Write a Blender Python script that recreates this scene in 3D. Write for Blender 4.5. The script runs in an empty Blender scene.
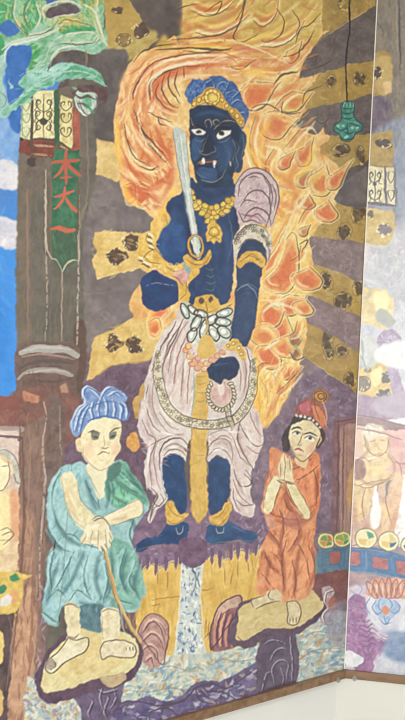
import bpy, bmesh, math, random
import numpy as np
from mathutils import Matrix, Vector

# ---------------------------------------------------------------- camera
FOC = 1040.0                      # focal length in pixels of the 405 x 720 frame
EYE = Vector((0.0, 0.0, 1.5))
TILT = math.atan(0.0492)          # slight roll of the hand-held camera
AX_R = Vector((math.cos(TILT), 0, math.sin(TILT)))
AX_U = Vector((-math.sin(TILT), 0, math.cos(TILT)))
AX_F = Vector((0, 1, 0))
scene = bpy.context.scene
COL = scene.collection
cam_data = bpy.data.cameras.new('camera')
cam_data.sensor_fit = 'VERTICAL'
cam_data.sensor_height = 36.0
cam_data.lens = 36.0 * FOC / 720.0
cam_data.clip_start = 0.05
cam = bpy.data.objects.new('camera', cam_data)
COL.objects.link(cam)
m = Matrix((AX_R, AX_U, -AX_F)).transposed().to_4x4()
m.translation = EYE
cam.matrix_world = m
scene.camera = cam

# ---------------------------------------------------------------- daylight and exposure
world = bpy.data.worlds.new('overcast_sky')
scene.world = world
world.use_nodes = True
world.node_tree.nodes['Background'].inputs[0].default_value = (0.95, 0.98, 1.0, 1)
world.node_tree.nodes['Background'].inputs[1].default_value = 7.0
vs = scene.view_settings
scene.display_settings.display_device = 'sRGB'
vs.view_transform = 'Standard'
vs.look = 'None'
vs.gamma = 1.0
vs.use_curve_mapping = False
vs.exposure = 0.13
scene.cycles.filter_width = 1.2
LAMP_POWER = 26.0                 # watts of each added fill lamp, lit in its builder below

# ---------------------------------------------------------------- room shell
A = Vector((0.512, 3.4, 0))                  # the corner in view
DL = Vector((-0.714, -0.700, 0)).normalized()  # along the left wall, away from the corner
DR = Vector((0.9806, -0.196, 0)).normalized()  # along the right wall
NL = Vector((-DL.y, DL.x, 0)); NL = NL if NL.dot(EYE - A) > 0 else -NL
NR = Vector((-DR.y, DR.x, 0)); NR = NR if NR.dot(EYE - A) > 0 else -NR
Z_BOT, Z_TOP, Z_CEIL = 0.514, 2.80, 3.0
BOARD = 0.012                                # thickness of the mural boards

def principled(name, col, rough=.6, spec=.5, var=None, scale=6.0, bump=0.0, bscale=80.0, detail=4.0, metal=0.0):
    """procedural material: base colour mixed with a second one by noise, optional bump"""
    mt = bpy.data.materials.new(name); mt.use_nodes = True
    nt = mt.node_tree; b = nt.nodes['Principled BSDF']
    b.inputs['Roughness'].default_value = rough; b.inputs['Specular IOR Level'].default_value = spec; b.inputs['Metallic'].default_value = metal
    tc = nt.nodes.new('ShaderNodeTexCoord')
    nz = nt.nodes.new('ShaderNodeTexNoise'); nz.inputs['Scale'].default_value = scale; nz.inputs['Detail'].default_value = detail
    nt.links.new(tc.outputs['Object'], nz.inputs['Vector'])
    mx = nt.nodes.new('ShaderNodeMix'); mx.data_type = 'RGBA'
    mx.inputs[6].default_value = (*col, 1); mx.inputs[7].default_value = (*(var or col), 1)
    nt.links.new(nz.outputs['Fac'], mx.inputs[0]); nt.links.new(mx.outputs[2], b.inputs['Base Color'])
    if bump:
        n2 = nt.nodes.new('ShaderNodeTexNoise'); n2.inputs['Scale'].default_value = bscale; n2.inputs['Detail'].default_value = 3
        nt.links.new(tc.outputs['Object'], n2.inputs['Vector'])
        bp = nt.nodes.new('ShaderNodeBump'); bp.inputs['Strength'].default_value = bump; bp.inputs['Distance'].default_value = .002
        nt.links.new(n2.outputs['Fac'], bp.inputs['Height']); nt.links.new(bp.outputs['Normal'], b.inputs['Normal'])
    return mt
def wood_mat(name, c1, c2, along='X', rough=.45):
    mt = bpy.data.materials.new(name); mt.use_nodes = True
    nt = mt.node_tree; b = nt.nodes['Principled BSDF']; b.inputs['Roughness'].default_value = rough
    tc = nt.nodes.new('ShaderNodeTexCoord'); mp = nt.nodes.new('ShaderNodeMapping')
    mp.inputs['Scale'].default_value = {'X': (3, 60, 60), 'Y': (60, 3, 60), 'Z': (60, 60, 3)}[along]
    nz = nt.nodes.new('ShaderNodeTexNoise'); nz.inputs['Scale'].default_value = 1.0; nz.inputs['Detail'].default_value = 6
    cr = nt.nodes.new('ShaderNodeValToRGB')
    cr.color_ramp.elements[0].color = (*c1, 1); cr.color_ramp.elements[1].color = (*c2, 1); cr.color_ramp.elements[0].position = .3; cr.color_ramp.elements[1].position = .7
    nt.links.new(tc.outputs['Object'], mp.inputs[0]); nt.links.new(mp.outputs[0], nz.inputs['Vector']); nt.links.new(nz.outputs['Fac'], cr.inputs[0]); nt.links.new(cr.outputs[0], b.inputs['Base Color'])
    return mt
M_PLASTER = principled('white_plaster', (.79, .79, .76), .7, .3, (.74, .74, .71), 3.0, .15, 90)
M_CREAM = principled('cream_plaster', (.73, .725, .67), .65, .3, (.70, .695, .64), 3.0, .12, 90)
M_CEIL = principled('ceiling_plaster', (.80, .79, .76), .9, .2, (.76, .75, .72), 2.0)
M_WOOD = wood_mat('stained_moulding', (.15, .08, .04), (.29, .17, .095), 'X', .4)
M_FLOOR = wood_mat('floor_boards', (.50, .45, .38), (.62, .57, .50), 'Y', .35)
M_FRAME = principled('white_window_frame', (.75, .75, .73), .4)

def mesh_obj(name, verts, faces, mat, parent=None):
    me = bpy.data.meshes.new(name); me.from_pydata([tuple(v) for v in verts], [], faces); me.update()
    o = bpy.data.objects.new(name, me); COL.objects.link(o); me.materials.append(mat)
    if parent: o.parent = parent
    return o
def prism(name, base, z0, z1, mat, parent=None):
    """upright solid over a plan outline"""
    n = len(base)
    vs_ = [(p[0], p[1], z0) for p in base] + [(p[0], p[1], z1) for p in base]
    fs = [tuple(range(n))[::-1], tuple(range(n, 2 * n))] + [(i, (i + 1) % n, n + (i + 1) % n, n + i) for i in range(n)]
    o = mesh_obj(name, vs_, fs, mat, parent)
    bm = bmesh.new(); bm.from_mesh(o.data); bmesh.ops.recalc_face_normals(bm, faces=bm.faces); bm.to_mesh(o.data); bm.free()
    return o
def structure(o):
    o['kind'] = 'structure'
    return o
def meet(o1, o2):
    """plan point where the left wall pushed in by o1 meets the right wall pushed in by o2"""
    p, q = A + NL * o1, A + NR * o2
    den = DL.x * DR.y - DL.y * DR.x
    t = ((q.x - p.x) * DR.y - (q.y - p.y) * DR.x) / den
    return p + DL * t
def slab_left(name, o0, o1, r1, u1, z0, z1, mat, u0=None):
    """slab on the left wall between offsets o0 and o1, mitred against the right wall's offset r1"""
    a, b = meet(o0, r1), meet(o1, r1)
    return structure(prism(name, [a, b, A + NL * o1 + DL * u1, A + NL * o0 + DL * u1], z0, z1, mat))
def slab_right(name, o0, o1, l1, w1, z0, z1, mat):
    a, b = meet(l1, o0), meet(l1, o1)
    return structure(prism(name, [a, b, A + NR * o1 + DR * w1, A + NR * o0 + DR * w1], z0, z1, mat))
LEN_L, LEN_R = 4.5, 3.5
PB, PC = A + DL * LEN_L, A + DR * LEN_R
Y_REAR = -4.0
TH = .14
# walls: inner faces lie just behind the mural boards
slab_left('wall_left', -BOARD - TH, -BOARD, -BOARD, LEN_L, 0, Z_CEIL, M_PLASTER)
slab_right('wall_right', -BOARD - TH, -BOARD, -BOARD, LEN_R, 0, Z_CEIL, M_CREAM)
slab_right('trim_wainscot', -BOARD, .010, -BOARD, LEN_R - .02, 0, Z_BOT - .024, M_CREAM)   # lower right wall stands proud
# floor and ceiling
outline = [A - NL * .2 - NR * .2, PC + DR * .3, Vector((PC.x + .3, Y_REAR - .3, 0)), Vector((PB.x - .3, Y_REAR - .3, 0)), PB + DL * .3]
structure(prism('floor', outline, -.1, 0, M_FLOOR))
structure(prism('ceiling', outline, Z_CEIL, Z_CEIL + .1, M_CEIL))
structure(prism('wall_side', [(PC.x, PC.y + .05), (PC.x + TH, PC.y + .05), (PC.x + TH, Y_REAR), (PC.x, Y_REAR)], 0, Z_CEIL, M_PLASTER))
structure(prism('wall_end', [(PB.x, PB.y), (PB.x - TH, PB.y), (PB.x - TH, Y_REAR), (PB.x, Y_REAR)], 0, Z_CEIL, M_PLASTER))
# rear wall with three tall windows, behind the viewer
WINS = [(-2.2, -.25), (.25, 1.75), (2.2, 3.6)]
W_SILL, W_HEAD = .12, 2.5
xs = [PB.x - TH] + [x for w in WINS for x in w] + [PC.x + TH]
rv, rf = [], []
def add_block(x0, x1, z0, z1):
    k = len(rv)
    for y in (Y_REAR - TH, Y_REAR):
        rv.extend([(x0, y, z0), (x1, y, z0), (x1, y, z1), (x0, y, z1)])
    rf.extend([(k, k + 1, k + 2, k + 3)[::1], (k + 7, k + 6, k + 5, k + 4), (k, k + 4, k + 5, k + 1), (k + 1, k + 5, k + 6, k + 2), (k + 2, k + 6, k + 7, k + 3), (k + 3, k + 7, k + 4, k)])
for i in range(0, len(xs), 2): add_block(xs[i], xs[i + 1], 0, Z_CEIL)
for w0, w1 in WINS:
    add_block(w0, w1, 0, W_SILL); add_block(w0, w1, W_HEAD, Z_CEIL)
structure(mesh_obj('wall_rear', rv, rf, M_PLASTER))
def bar(name, x0, x1, y0, y1, z0, z1, mat, parent=None):
    return prism(name, [(x0, y0), (x1, y0), (x1, y1), (x0, y1)], z0, z1, mat, parent)
for k, (w0, w1) in enumerate(WINS):
    fr = structure(bar('window_%d' % (k + 1), w0, w1, Y_REAR - .10, Y_REAR - .04, W_SILL, W_SILL + .06, M_FRAME))
    bar('head_rail', w0, w1, Y_REAR - .10, Y_REAR - .04, W_HEAD - .06, W_HEAD, M_FRAME, fr)
    for x in (w0, (w0 + w1) / 2 - .025, w1 - .05):
        bar('stile', x, x + .05, Y_REAR - .10, Y_REAR - .04, W_SILL + .06, W_HEAD - .06, M_FRAME, fr)
    pd = bpy.data.lights.new('window_daylight', 'AREA'); pd.shape = 'RECTANGLE'; pd.size = w1 - w0; pd.size_y = W_HEAD - W_SILL
    pd.cycles.is_portal = True
    po = bpy.data.objects.new('window_daylight', pd); COL.objects.link(po)
    po.location = ((w0 + w1) / 2, Y_REAR - TH - .01, (W_SILL + W_HEAD) / 2); po.rotation_euler = (math.radians(90), 0, 0)
# wooden moulding under (and above) the murals, pale bead in the corner
MH = .026
slab_left('trim_1', -BOARD, .014, .014, LEN_L - .02, Z_BOT - MH, Z_BOT, M_WOOD)
slab_right('trim_2', -BOARD, .014, .014, LEN_R - .02, Z_BOT - MH, Z_BOT, M_WOOD)
slab_left('trim_3', -BOARD, .014, .014, LEN_L - .02, Z_TOP, Z_TOP + .04, M_WOOD)
slab_right('trim_4', -BOARD, .014, .014, LEN_R - .02, Z_TOP, Z_TOP + .04, M_WOOD)
M_BEAD = principled('pale_corner_bead', (.85, .82, .74), .4)
bead_c = meet(.002, .002)
structure(prism('trim_5', [bead_c + DL * .0034 + NL * .0003, bead_c + (NL + NR) * .0016, bead_c + DR * .0016 + NR * .0003, bead_c - (NL + NR) * .0012], Z_BOT, Z_TOP, M_BEAD))

# ---------------------------------------------------------------- brush engine
# The two murals are painted here stroke by stroke (filled shapes, brush dabs and
# ink lines) onto a colour field; the field is then laid over flat wall panels as
# the colours of a finely divided mesh, one mesh for every painted motif.
S = 2
X0, Y0, X1, Y1 = -180, -270, 620, 750
CW, CH = int((X1 - X0) * S), int((Y1 - Y0) * S)
gx = (np.arange(CW) + 0.5) / S + X0
gy = (np.arange(CH) + 0.5) / S + Y0
GX, GY = np.meshgrid(gx, gy)
GX = GX.astype(np.float32); GY = GY.astype(np.float32)
_nc = {}
ALL = (slice(0, CH), slice(0, CW))
def noise(sc, seed, b=ALL):
    """smooth value noise of feature size sc over the window b"""
    k = (int(sc * 10), seed)
    if k not in _nc: _nc[k] = np.random.RandomState(seed * 977 + k[0]).rand(64, 64).astype(np.float32)
    g = _nc[k]
    fx = (gx[b[1]] - X0) / sc; fy = (gy[b[0]] - Y0) / sc
    ix = fx.astype(int); iy = fy.astype(int)
    tx = (fx - ix); ty = (fy - iy)
    tx = (tx * tx * (3 - 2 * tx)).astype(np.float32); ty = (ty * ty * (3 - 2 * ty)).astype(np.float32)
    r0, r1, c0, c1 = g[iy % 64], g[(iy + 1) % 64], ix % 64, (ix + 1) % 64
    a = r0[:, c0] * (1 - tx) + r0[:, c1] * tx
    d = r1[:, c0] * (1 - tx) + r1[:, c1] * tx
    return a * (1 - ty)[:, None] + d * ty[:, None]
WX = GX + (noise(4, 1) - .5) * 2.0 + (noise(12, 2) - .5) * 1.6
WY = GY + (noise(4, 3) - .5) * 2.0 + (noise(12, 4) - .5) * 1.6
GRAIN = (noise(1.2, 5) - .5) * .04 + (noise(3, 6) - .5) * .03
IMG = np.zeros((CH, CW, 3), np.float32) + .35
IDM = np.zeros((CH, CW), np.int16)
CORNER = lambda y: 377.0 - 0.0492 * y
SIDE_L = GX <= CORNER(GY)
PARTS = []          # index in IDM -> (side, path)
CUR = 0
SIDE = 'L'
RNG = random.Random(7)
def part(path):
    global CUR
    key = (SIDE, path)
    if key not in PARTS: PARTS.append(key)
    CUR = PARTS.index(key)
def side(s):
    global SIDE
    SIDE = s
def hx(c):
    return np.array([int(c[i:i + 2], 16) for i in (0, 2, 4)], np.float32) / 255
def pts(s):
    return np.array([[float(v) for v in p.split(',')] for p in s.split()], np.float32) if isinstance(s, str) else np.array(s, np.float32)
def spl(p, closed, step=2.0):
    n = len(p)
    if n < 3: return p
    out = []
    for i in range(n if closed else n - 1):
        if closed: a, b, c, d = p[i - 1], p[i], p[(i + 1) % n], p[(i + 2) % n]
        else: a, b, c, d = p[max(i - 1, 0)], p[i], p[i + 1], p[min(i + 2, n - 1)]
        m = max(2, int(np.hypot(*(c - b)) / step))
        t = (np.arange(m) / m)[:, None]
        out.append(.5 * ((2 * b) + (c - a) * t + (2 * a - 5 * b + 4 * c - d) * t ** 2 + (3 * b - a - 3 * c + d) * t ** 3))
    if not closed: out.append(p[-1:])
    return np.concatenate(out)
def box(x0, y0, x1, y1, m=3):
    j0 = max(0, int((x0 - m - X0) * S)); j1 = min(CW, int((x1 + m - X0) * S) + 1)
    i0 = max(0, int((y0 - m - Y0) * S)); i1 = min(CH, int((y1 + m - Y0) * S) + 1)
    return (slice(i0, i1), slice(j0, j1)) if i1 > i0 and j1 > j0 else None
def blur(m, r):
    if r < 1: return m
    for ax in (0, 1):
        pad = [(0, 0), (0, 0)]; pad[ax] = (r + 1, r)
        c = np.cumsum(np.pad(m, pad, mode='edge'), axis=ax)
        k = 2 * r + 1
        m = (c[k:] - c[:-k]) / k if ax == 0 else (c[:, k:] - c[:, :-k]) / k
    return m
def cover(p, f, sm):
    q = spl(p, True, 3.0) if sm else p
    m = 3 + f * 2
    b = box(q[:, 0].min(), q[:, 1].min(), q[:, 0].max(), q[:, 1].max(), m)
    if b is None: return None, None
    x, y = WX[b], WY[b]
    ins = np.zeros(x.shape, bool)
    x2, y2 = np.roll(q[:, 0], -1), np.roll(q[:, 1], -1)
    for a0, b0, a1, b1 in zip(q[:, 0], q[:, 1], x2, y2):
        if b0 == b1: continue
        lo, hi = (b0, b1) if b0 < b1 else (b1, b0)
        r0 = max(0, int((lo - 4 - Y0) * S) - b[0].start); r1 = min(x.shape[0], int((hi + 4 - Y0) * S) + 1 - b[0].start)
        if r1 <= r0: continue
        yy = y[r0:r1]
        ins[r0:r1] ^= ((b0 > yy) != (b1 > yy)) & (x[r0:r1] < (a1 - a0) * (yy - b0) / (b1 - b0) + a0)
    mk = ins.astype(np.float32)
    mk = blur(mk, 1)
    if f > .5: mk = blur(blur(mk, int(f * S * .6)), int(f * S * .6))
    return b, mk
def ramp(t, pal):
    n = len(pal)
    if n == 1: return np.broadcast_to(pal[0], t.shape + (3,))
    u = np.clip(t, 0, .9999) * (n - 1)
    k = u.astype(int); w = (u - k)[..., None]
    P = np.array(pal)
    return P[k] * (1 - w) + P[np.minimum(k + 1, n - 1)] * w
def put(b, mk, col, nid):
    mk = mk * (SIDE_L[b] if SIDE == 'L' else ~SIDE_L[b])
    w = mk[..., None]
    IMG[b] = IMG[b] * (1 - w) + col * w
    if CUR and not nid:
        IDM[b][mk > .5] = CUR
def fill(p, pal, sc=8, f=0, a=1.0, sm=True, nid=False, con=1.5):
    """a painted area: outline points, colours mixed by brush noise of size sc, feather f, opacity a"""
    p = pts(p)
    b, mk = cover(p, f, sm)
    if b is None: return
    cols = sorted([hx(c) for c in pal.split()], key=lambda v: v.sum())
    sd = int(p[0, 0] * 3 + p[0, 1]) % 40 + 10
    t = noise(sc, sd, b) * .65 + noise(max(1.5, sc * .35), sd + 50, b) * .35
    t = (t - .5) * con + .5
    col = ramp(t, cols) * (1 + GRAIN[b][..., None])
    put(b, mk * a, col, nid)
def line(p, w, c, a=1.0, e=(.5, .3), dry=0.0, sm=True, nid=True, bl=0):
    """a brush line of width w tapering to the fractions e at its ends"""
    p = pts(p)
    q = spl(p, False, 2.2) if sm else p
    b = box(q[:, 0].min(), q[:, 1].min(), q[:, 0].max(), q[:, 1].max(), w + 3 + 2 * bl)
    if b is None: return
    x, y = (GX[b] + WX[b]) * .5, (GY[b] + WY[b]) * .5
    best = np.full(x.shape, 99., np.float32)
    n = len(q) - 1
    if n < 1: return
    for i in range(n):
        (ax, ay), (bx_, by_) = q[i], q[i + 1]
        lo = box(min(ax, bx_), min(ay, by_), max(ax, bx_), max(ay, by_), w + 3)
        if lo is None: continue
        sl = (slice(lo[0].start - b[0].start, lo[0].stop - b[0].start), slice(lo[1].start - b[1].start, lo[1].stop - b[1].start))
        xx, yy = x[sl], y[sl]
        dx, dy = bx_ - ax, by_ - ay
        L = dx * dx + dy * dy + 1e-6
        t = np.clip(((xx - ax) * dx + (yy - ay) * dy) / L, 0, 1)
        d = np.hypot(xx - ax - t * dx, yy - ay - t * dy)
        s = (i + t) / n
        tw = np.where(s < .5, e[0] + (1 - e[0]) * np.minimum(1, s * 3), e[1] + (1 - e[1]) * np.minimum(1, (1 - s) * 3))
        best[sl] = np.minimum(best[sl], d - w * .5 * tw)
    mk = np.clip(.5 - best * 1.1, 0, 1)
    if not mk.any(): return
    if bl: mk = blur(blur(mk, int(bl * S)), int(bl * S))
    if dry: mk = mk * np.clip((noise(2.2, 31, b) - dry * .6) * 5, 0, 1)
    put(b, mk * a, hx(c) * (1 + GRAIN[b][..., None]), nid)
def inside(p, x, y):
    r = False
    j = len(p) - 1
    for i in range(len(p)):
        if (p[i][1] > y) != (p[j][1] > y) and x < (p[j][0] - p[i][0]) * (y - p[i][1]) / (p[j][1] - p[i][1]) + p[i][0]: r = not r
        j = i
    return r
def dabs(p, pal, n, L=8, w=2, ang=0, sp=25, a=.7, cv=.25, f=0):
    """n loose brush strokes scattered inside an outline"""
    p = spl(pts(p), True, 4)
    x0, y0 = p.min(0); x1, y1 = p.max(0)
    cols = pal.split()
    k = g = 0
    while k < n and g < n * 30:
        g += 1
        x, y = RNG.uniform(x0, x1), RNG.uniform(y0, y1)
        if not inside(p, x, y): continue
        k += 1
        t = math.radians((ang(x, y) if callable(ang) else ang) + RNG.gauss(0, sp))
        l = L * RNG.uniform(.5, 1.3) / 2; c = RNG.uniform(-cv, cv) * l
        dx, dy = math.cos(t), math.sin(t)
        line([(x - dx * l, y - dy * l), (x - dy * c, y + dx * c), (x + dx * l, y + dy * l)], w * RNG.uniform(.6, 1.3), RNG.choice(cols), a, (.4, .2), sm=False)
def ell(cx, cy, rx, ry, rot=0, n=14, jit=0):
    t = np.arange(n) * 2 * math.pi / n
    r = 1 + np.array([RNG.uniform(-jit, jit) for _ in range(n)])
    c, s = math.cos(math.radians(rot)), math.sin(math.radians(rot))
    x, y = np.cos(t) * rx * r, np.sin(t) * ry * r
    return np.stack([cx + x * c - y * s, cy + x * s + y * c], 1)
def ring(cx, cy, rx, ry, w, c, rot=0, a=1.0, jit=0, a0=0, a1=360):
    t = np.radians(np.linspace(a0, a1, 18)); co, si = math.cos(math.radians(rot)), math.sin(math.radians(rot))
    x, y = np.cos(t) * rx, np.sin(t) * ry
    line(np.stack([cx + x * co - y * si, cy + x * si + y * co], 1), w, c, a, (.8, .8))
def out(p, w, c, a=1.0, dry=0.0):
    p = pts(p)
    line(np.concatenate([p, p[:1]]), w, c, a, (.8, .8), dry)
def soft(lines_, w, c, a=.5, bl=1.2):
    """broad wet strokes with blurred edges, for folds and modelling of the painted cloth"""
    for p in (lines_ if isinstance(lines_, (tuple, list)) else (lines_,)):
        line(p, w, c, a, (.4, .3), bl=bl)
# ---------------------------------------------------------------- left mural
PARTS.append(('L', ''))
side('L'); CUR = 0
# violet-brown ground of the whole picture
fill("-190,-280 640,-280 640,760 -190,760", "594b44 62534c 50433d 6a5b54", 14, sm=False, nid=True)
fill("70,180 150,180 150,400 70,420", "7a6c68 6c5e5a 867874", 12, f=6, nid=True)
fill("290,225 372,225 372,420 290,430", "8a726e 967e7a 7c6664", 9, f=8, nid=True)
fill("60,380 160,365 160,600 60,600", "715662 80646e 644a54", 9, f=8, nid=True)
fill("125,520 275,500 275,575 125,585", "82667a 8e7486 725868", 6, f=4, nid=True)
fill("310,370 372,370 360,560 305,560", "85707a 938088 766068", 7, f=5, nid=True)
fill("300,30 385,0 385,60 300,90", "675954 72645e 5c4f4a", 9, f=4, nid=True)
dabs("75,190 135,190 130,330 75,340", "8a7c78 6a5c58 948680", 120, 9, 3, 20, 50, .3)
dabs("255,370 372,360 365,560 255,560", "8a7484 6a5064 9a8894 5e4658", 260, 6, 2, 60, 60, .35)
dabs("130,520 270,520 270,570 130,570", "8a6d84 5b4158 9c8196", 120, 6, 2, 10, 60, .4)
dabs("310,20 378,5 372,60 310,70", "7b6c70 584a4e 857880", 60, 7, 3, 40, 60, .35)
dabs("305,235 365,245 360,320 305,320", "96807e 7a6462 a08c8a", 90, 7, 2.5, 20, 60, .35)
fill("118,180 135,180 135,330 118,330", "6d5e62", 9, f=3, a=.25, nid=True)

dabs("62,380 160,370 150,470 140,560 62,600", "7d6078 584050 8c7088 4e3646", 170, 7, 2.4, 60, 60, .4)
dabs("130,530 268,520 268,568 130,572", "a286a0 5a4056 b49cae", 110, 5, 1.8, 20, 70, .5)
dabs("300,380 350,390 345,545 316,545", "a894a4 5e4858 b8a8b2", 120, 5, 1.8, 70, 50, .45)
fill("252,395 292,380 330,372 360,385 350,560 300,575 258,560 250,470", "7c6674 8c7684 6c5664", 6, f=3, nid=True)
fill("62,400 90,385 150,372 150,470 150,560 120,600 62,600", "6a505e 785e6c 5c4450", 6, f=3, nid=True)
fill("128,516 270,505 270,572 128,580", "7c6176 8a7086 6c5266", 6, f=3, nid=True)
dabs("254,400 350,390 345,550 260,560", "a894a4 5e4a5a b8a8b4 8a7084 6c546a", 260, 5, 2, 70, 60, .45)
dabs("64,400 150,380 150,560 64,590", "8a7084 50394a 7a5c74", 150, 6, 2.2, 70, 60, .4)
dabs("130,525 268,515 268,568 130,574", "a68ca2 5a4258 b8a2b2", 120, 5, 1.8, 20, 70, .5)
# ---- sky
part('painted_sky')
fill("-190,-280 120,-280 60,80 40,130 22,170 20,395 -190,398", "4f7fc2 4a82cc 5b8cca", 22, sm=False)
fill("-190,90 22,90 20,170 -190,160", "7fa3d2 6d98d0 8fb0d8", 9, f=4, nid=True)
fill("-190,250 20,250 19,395 -190,398", "3f86d8 4a8cda 3a7ccc", 18, f=5, nid=True)
fill("8,46 30,45 33,70 28,92 21,130 10,125 6,75", "3f69b0 466fb6 375fa2", 8, f=1, nid=True)
dabs("-110,100 20,100 18,390 -110,390", "5a97de 3f80d0 6ea2dd", 160, 14, 4, 80, 20, .35)
part('painted_sky/cloud')
fill("-190,140 -60,150 -10,162 5,158 18,166 22,186 12,190 -8,188 -60,196 -190,190", "d8d4d8 e2dde0 c6c6d2", 8, f=1.2)
part('painted_sky/cloud ')
fill("-190,220 -40,214 0,216 12,220 24,226 19,246 8,250 -10,244 -50,250 -190,246", "d4cfd6 e4dfe2 bfc0cf", 8, f=1.2)

# ---- great pillar of the hall
part('painted_pillar')
fill("20,130 30,100 96,100 97,150 82,250 84,300 86,370 78,398 62,395 60,720 18,760 20,395", "675d50 6f6557 5f564a", 10, sm=False)
fill("20,140 34,140 30,240 32,350 19,352 16,300", "72634f 7b685a 685b4e", 9, f=1.5, nid=True)
fill("68,60 78,56 98,100 96,180 82,200 74,150", "6c6054 74685c 62574c", 9, f=2, nid=True)
fill("74,330 84,320 86,365 76,395", "5b4437 664b3c", 6, f=1.5, nid=True)
for s_ in ("28,150 27,220 28,290 28,342", "61,180 62,270 61,345"):
    line(s_, 1.6, "94756a", .8)
line("27,175 28,230 28,340", 2.2, "8d685e", .6)
line("45,120 45,200 46,250 47,300 45,345", 1.5, "b3a08f", .9, dry=.3)
line("79,180 79,250 78,300 77,345 74,395", 1.8, "b9aca0", .8, dry=.3)
line("62,270 62,320 61,345", 1.3, "aa9884", .9)
line("86,100 88,180 84,215 80,220", 1.6, "857563", .8)
line("88,202 82,214 80,230", 2.5, "8b7a64", .7)
dabs("26,200 60,250 76,300 76,340 22,345", "7b6c5d 63554a 82725f", 90, 18, 2, 88, 6, .3)
part('painted_pillar/capital')
fill("18,346 30,342 74,343 79,358 76,380 74,398 66,400 20,396 16,380 14,360", "6d564c 775d50 614c43", 7)
fill("14,392 74,392 78,440 14,440", "7a5246 6d4a40 835a4c", 8, f=3)
line("21,353 34,349 52,349 66,350 77,356", 8, "aaa49c", .95, (.6, .7))
line("24,351 45,347 70,350", 3, "c0b7b0", .8)
line("22,357 45,354 76,360", 2, "c9a89c", .5)
line("20,368 34,362 54,361 72,364", 4, "574a45", .8)
line("18,379 28,372 50,370 72,375", 5.5, "a1998e", .9, (.4, .7))
line("26,374 48,370 70,373", 2, "bdb4a6", .7)
fill("23,390 30,392 40,396 38,403 29,402 24,398", "b3785c c08a68 9c6650", 4, f=.6, nid=True)
fill("61,386 66,384 68,391 62,393", "a9806a b58c74", 4, f=.6, nid=True)
line("34,380 52,382 72,378", 3, "5c4038", .5)
dabs("18,380 74,380 74,440 18,440", "8a6152 5c3f38 6b4a40", 60, 8, 2.5, 70, 40, .4)
# ---- lower red-brown post
part('painted_pillar/post')
fill("16,430 46,415 62,412 62,480 52,560 46,640 38,735 -2,760 6,660 12,600 20,540 20,440", "84685a 907262 765c50", 9, sm=False)
fill("47,410 64,410 62,470 52,500 50,600 42,640", "705a50 7c665a 644e46", 7, f=2, nid=True)
fill("18,520 34,520 32,600 36,640 30,735 6,735 14,600", "a88068 b48c70 987260", 8, f=3, nid=True)
fill("12,610 34,590 32,680 26,735 5,735 10,660", "c09474 caa082 b08468", 7, f=3, nid=True)
line("44,402 46,420 43,440 43,462 45,480 42,520 40,560 40,600", 2.4, "b9a59a", .85, (.5, .4), .35)
line("29,425 30,460 28,500 29,540", 1.6, "a57f66", .6)
line("37,575 36,620 34,660 31,700", 2.2, "b9917a", .7, dry=.3)
line("60,404 60,440 62,460", 1.6, "a89284", .6, dry=.4)
line("22,440 24,520 18,600 10,680", 3, "5e4034", .6)
line("33,560 31,640 26,720", 2.5, "8a5a44", .6)
dabs("18,430 60,430 50,560 34,735 6,735 16,560", "8a5c45 5f4336 a77a5c 6d4c3e", 170, 16, 2, 92, 8, .35)
dabs("38,600 50,570 48,640 38,690", "a98ea4 b9a6ae 7c6074", 40, 8, 2, 95, 20, .6)

# ---- lantern house with pierced screens
part('painted_lantern')
fill("22,96 72,86 78,110 80,150 82,190 24,190", "6f5f52 675649 78685a", 6, sm=False)
fill("19,140 34,140 60,144 74,152 74,160 40,158 20,152", "7a3f30 8c4836 6b3429", 5, sm=False)
fill("72,110 79,112 80,150 72,150", "a25642 8e4a3a b0654c", 5, sm=False)
part('painted_lantern/screen')
fill("22,100 32,98 32,140 20,136", "d5d3a6 e2ddb4 c0cba0", 3, sm=False)
part('painted_lantern/screen ')
fill("32,92 55,90 55,138 33,138", "e0d4a0 ece1b4 d2c48c", 4, sm=False)
part('painted_lantern/screen  ')
fill("60,96 72,100 72,148 60,144", "d8c88c e6d8a4 c4b070", 4, sm=False)
part('painted_lantern')
for cx, cy, m in ((43.5, 104, 1), (43.5, 126, -1), (43.5, 115, 1)):
    for d in (-1, 1):
        line([(cx, cy + 8 * m), (cx + 5 * d, cy + 5 * m), (cx + 8 * d, cy), (cx + 6 * d, cy - 4 * m), (cx + 3 * d, cy - 2 * m), (cx + 5 * d, cy + 1 * m)], 1.3, "5d4a34")
        line([(cx + 10 * d, cy + 8), (cx + 6 * d, cy + 1), (cx + 9 * d, cy - 6)], 1.1, "5d4a34", .8)
line("43.5,94 43.5,137", 1.2, "5d4a34"); fill(ell(43.5, 121, 4, 4), "4c4436", 3, nid=True)
for d in (-1, 1):
    for cy in (106, 118, 132):
        line([(66, cy + 5), (66 + 4 * d, cy + 2), (66 + 5 * d, cy - 3), (66 + 2 * d, cy - 4), (66 + 2 * d, cy)], 1.2, "4e4a30")
        line([(26, cy + 5), (26 + 3 * d, cy + 2), (26 + 4 * d, cy - 3), (26 + 1.5 * d, cy - 4)], 1.1, "6f7a54", .8)
line("32,92 32,165", 3, "5a4636", 1, (.8, .8)); line("33,139 56,141 72,150", 2.2, "5c4334")
line("56,92 57,130 58,160", 5.5, "3f5a40", .95, (.8, .8)); line("57,148 57,160", 6, "8f3d30")
line("34,145 54,147", 2.4, "b8a483", .8, dry=.4); line("32,154 52,156", 2.4, "ada083", .7, dry=.5)
line("60,146 66,149 70,152", 2, "cbb58c", .8)
line("22,104 22,138", 1.5, "7f9a80", .8); line("78,112 80,150", 2, "9d5a48")
fill("28,158 36,158 36,166 28,166", "4a3a30", 4, sm=False, nid=True)

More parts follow.
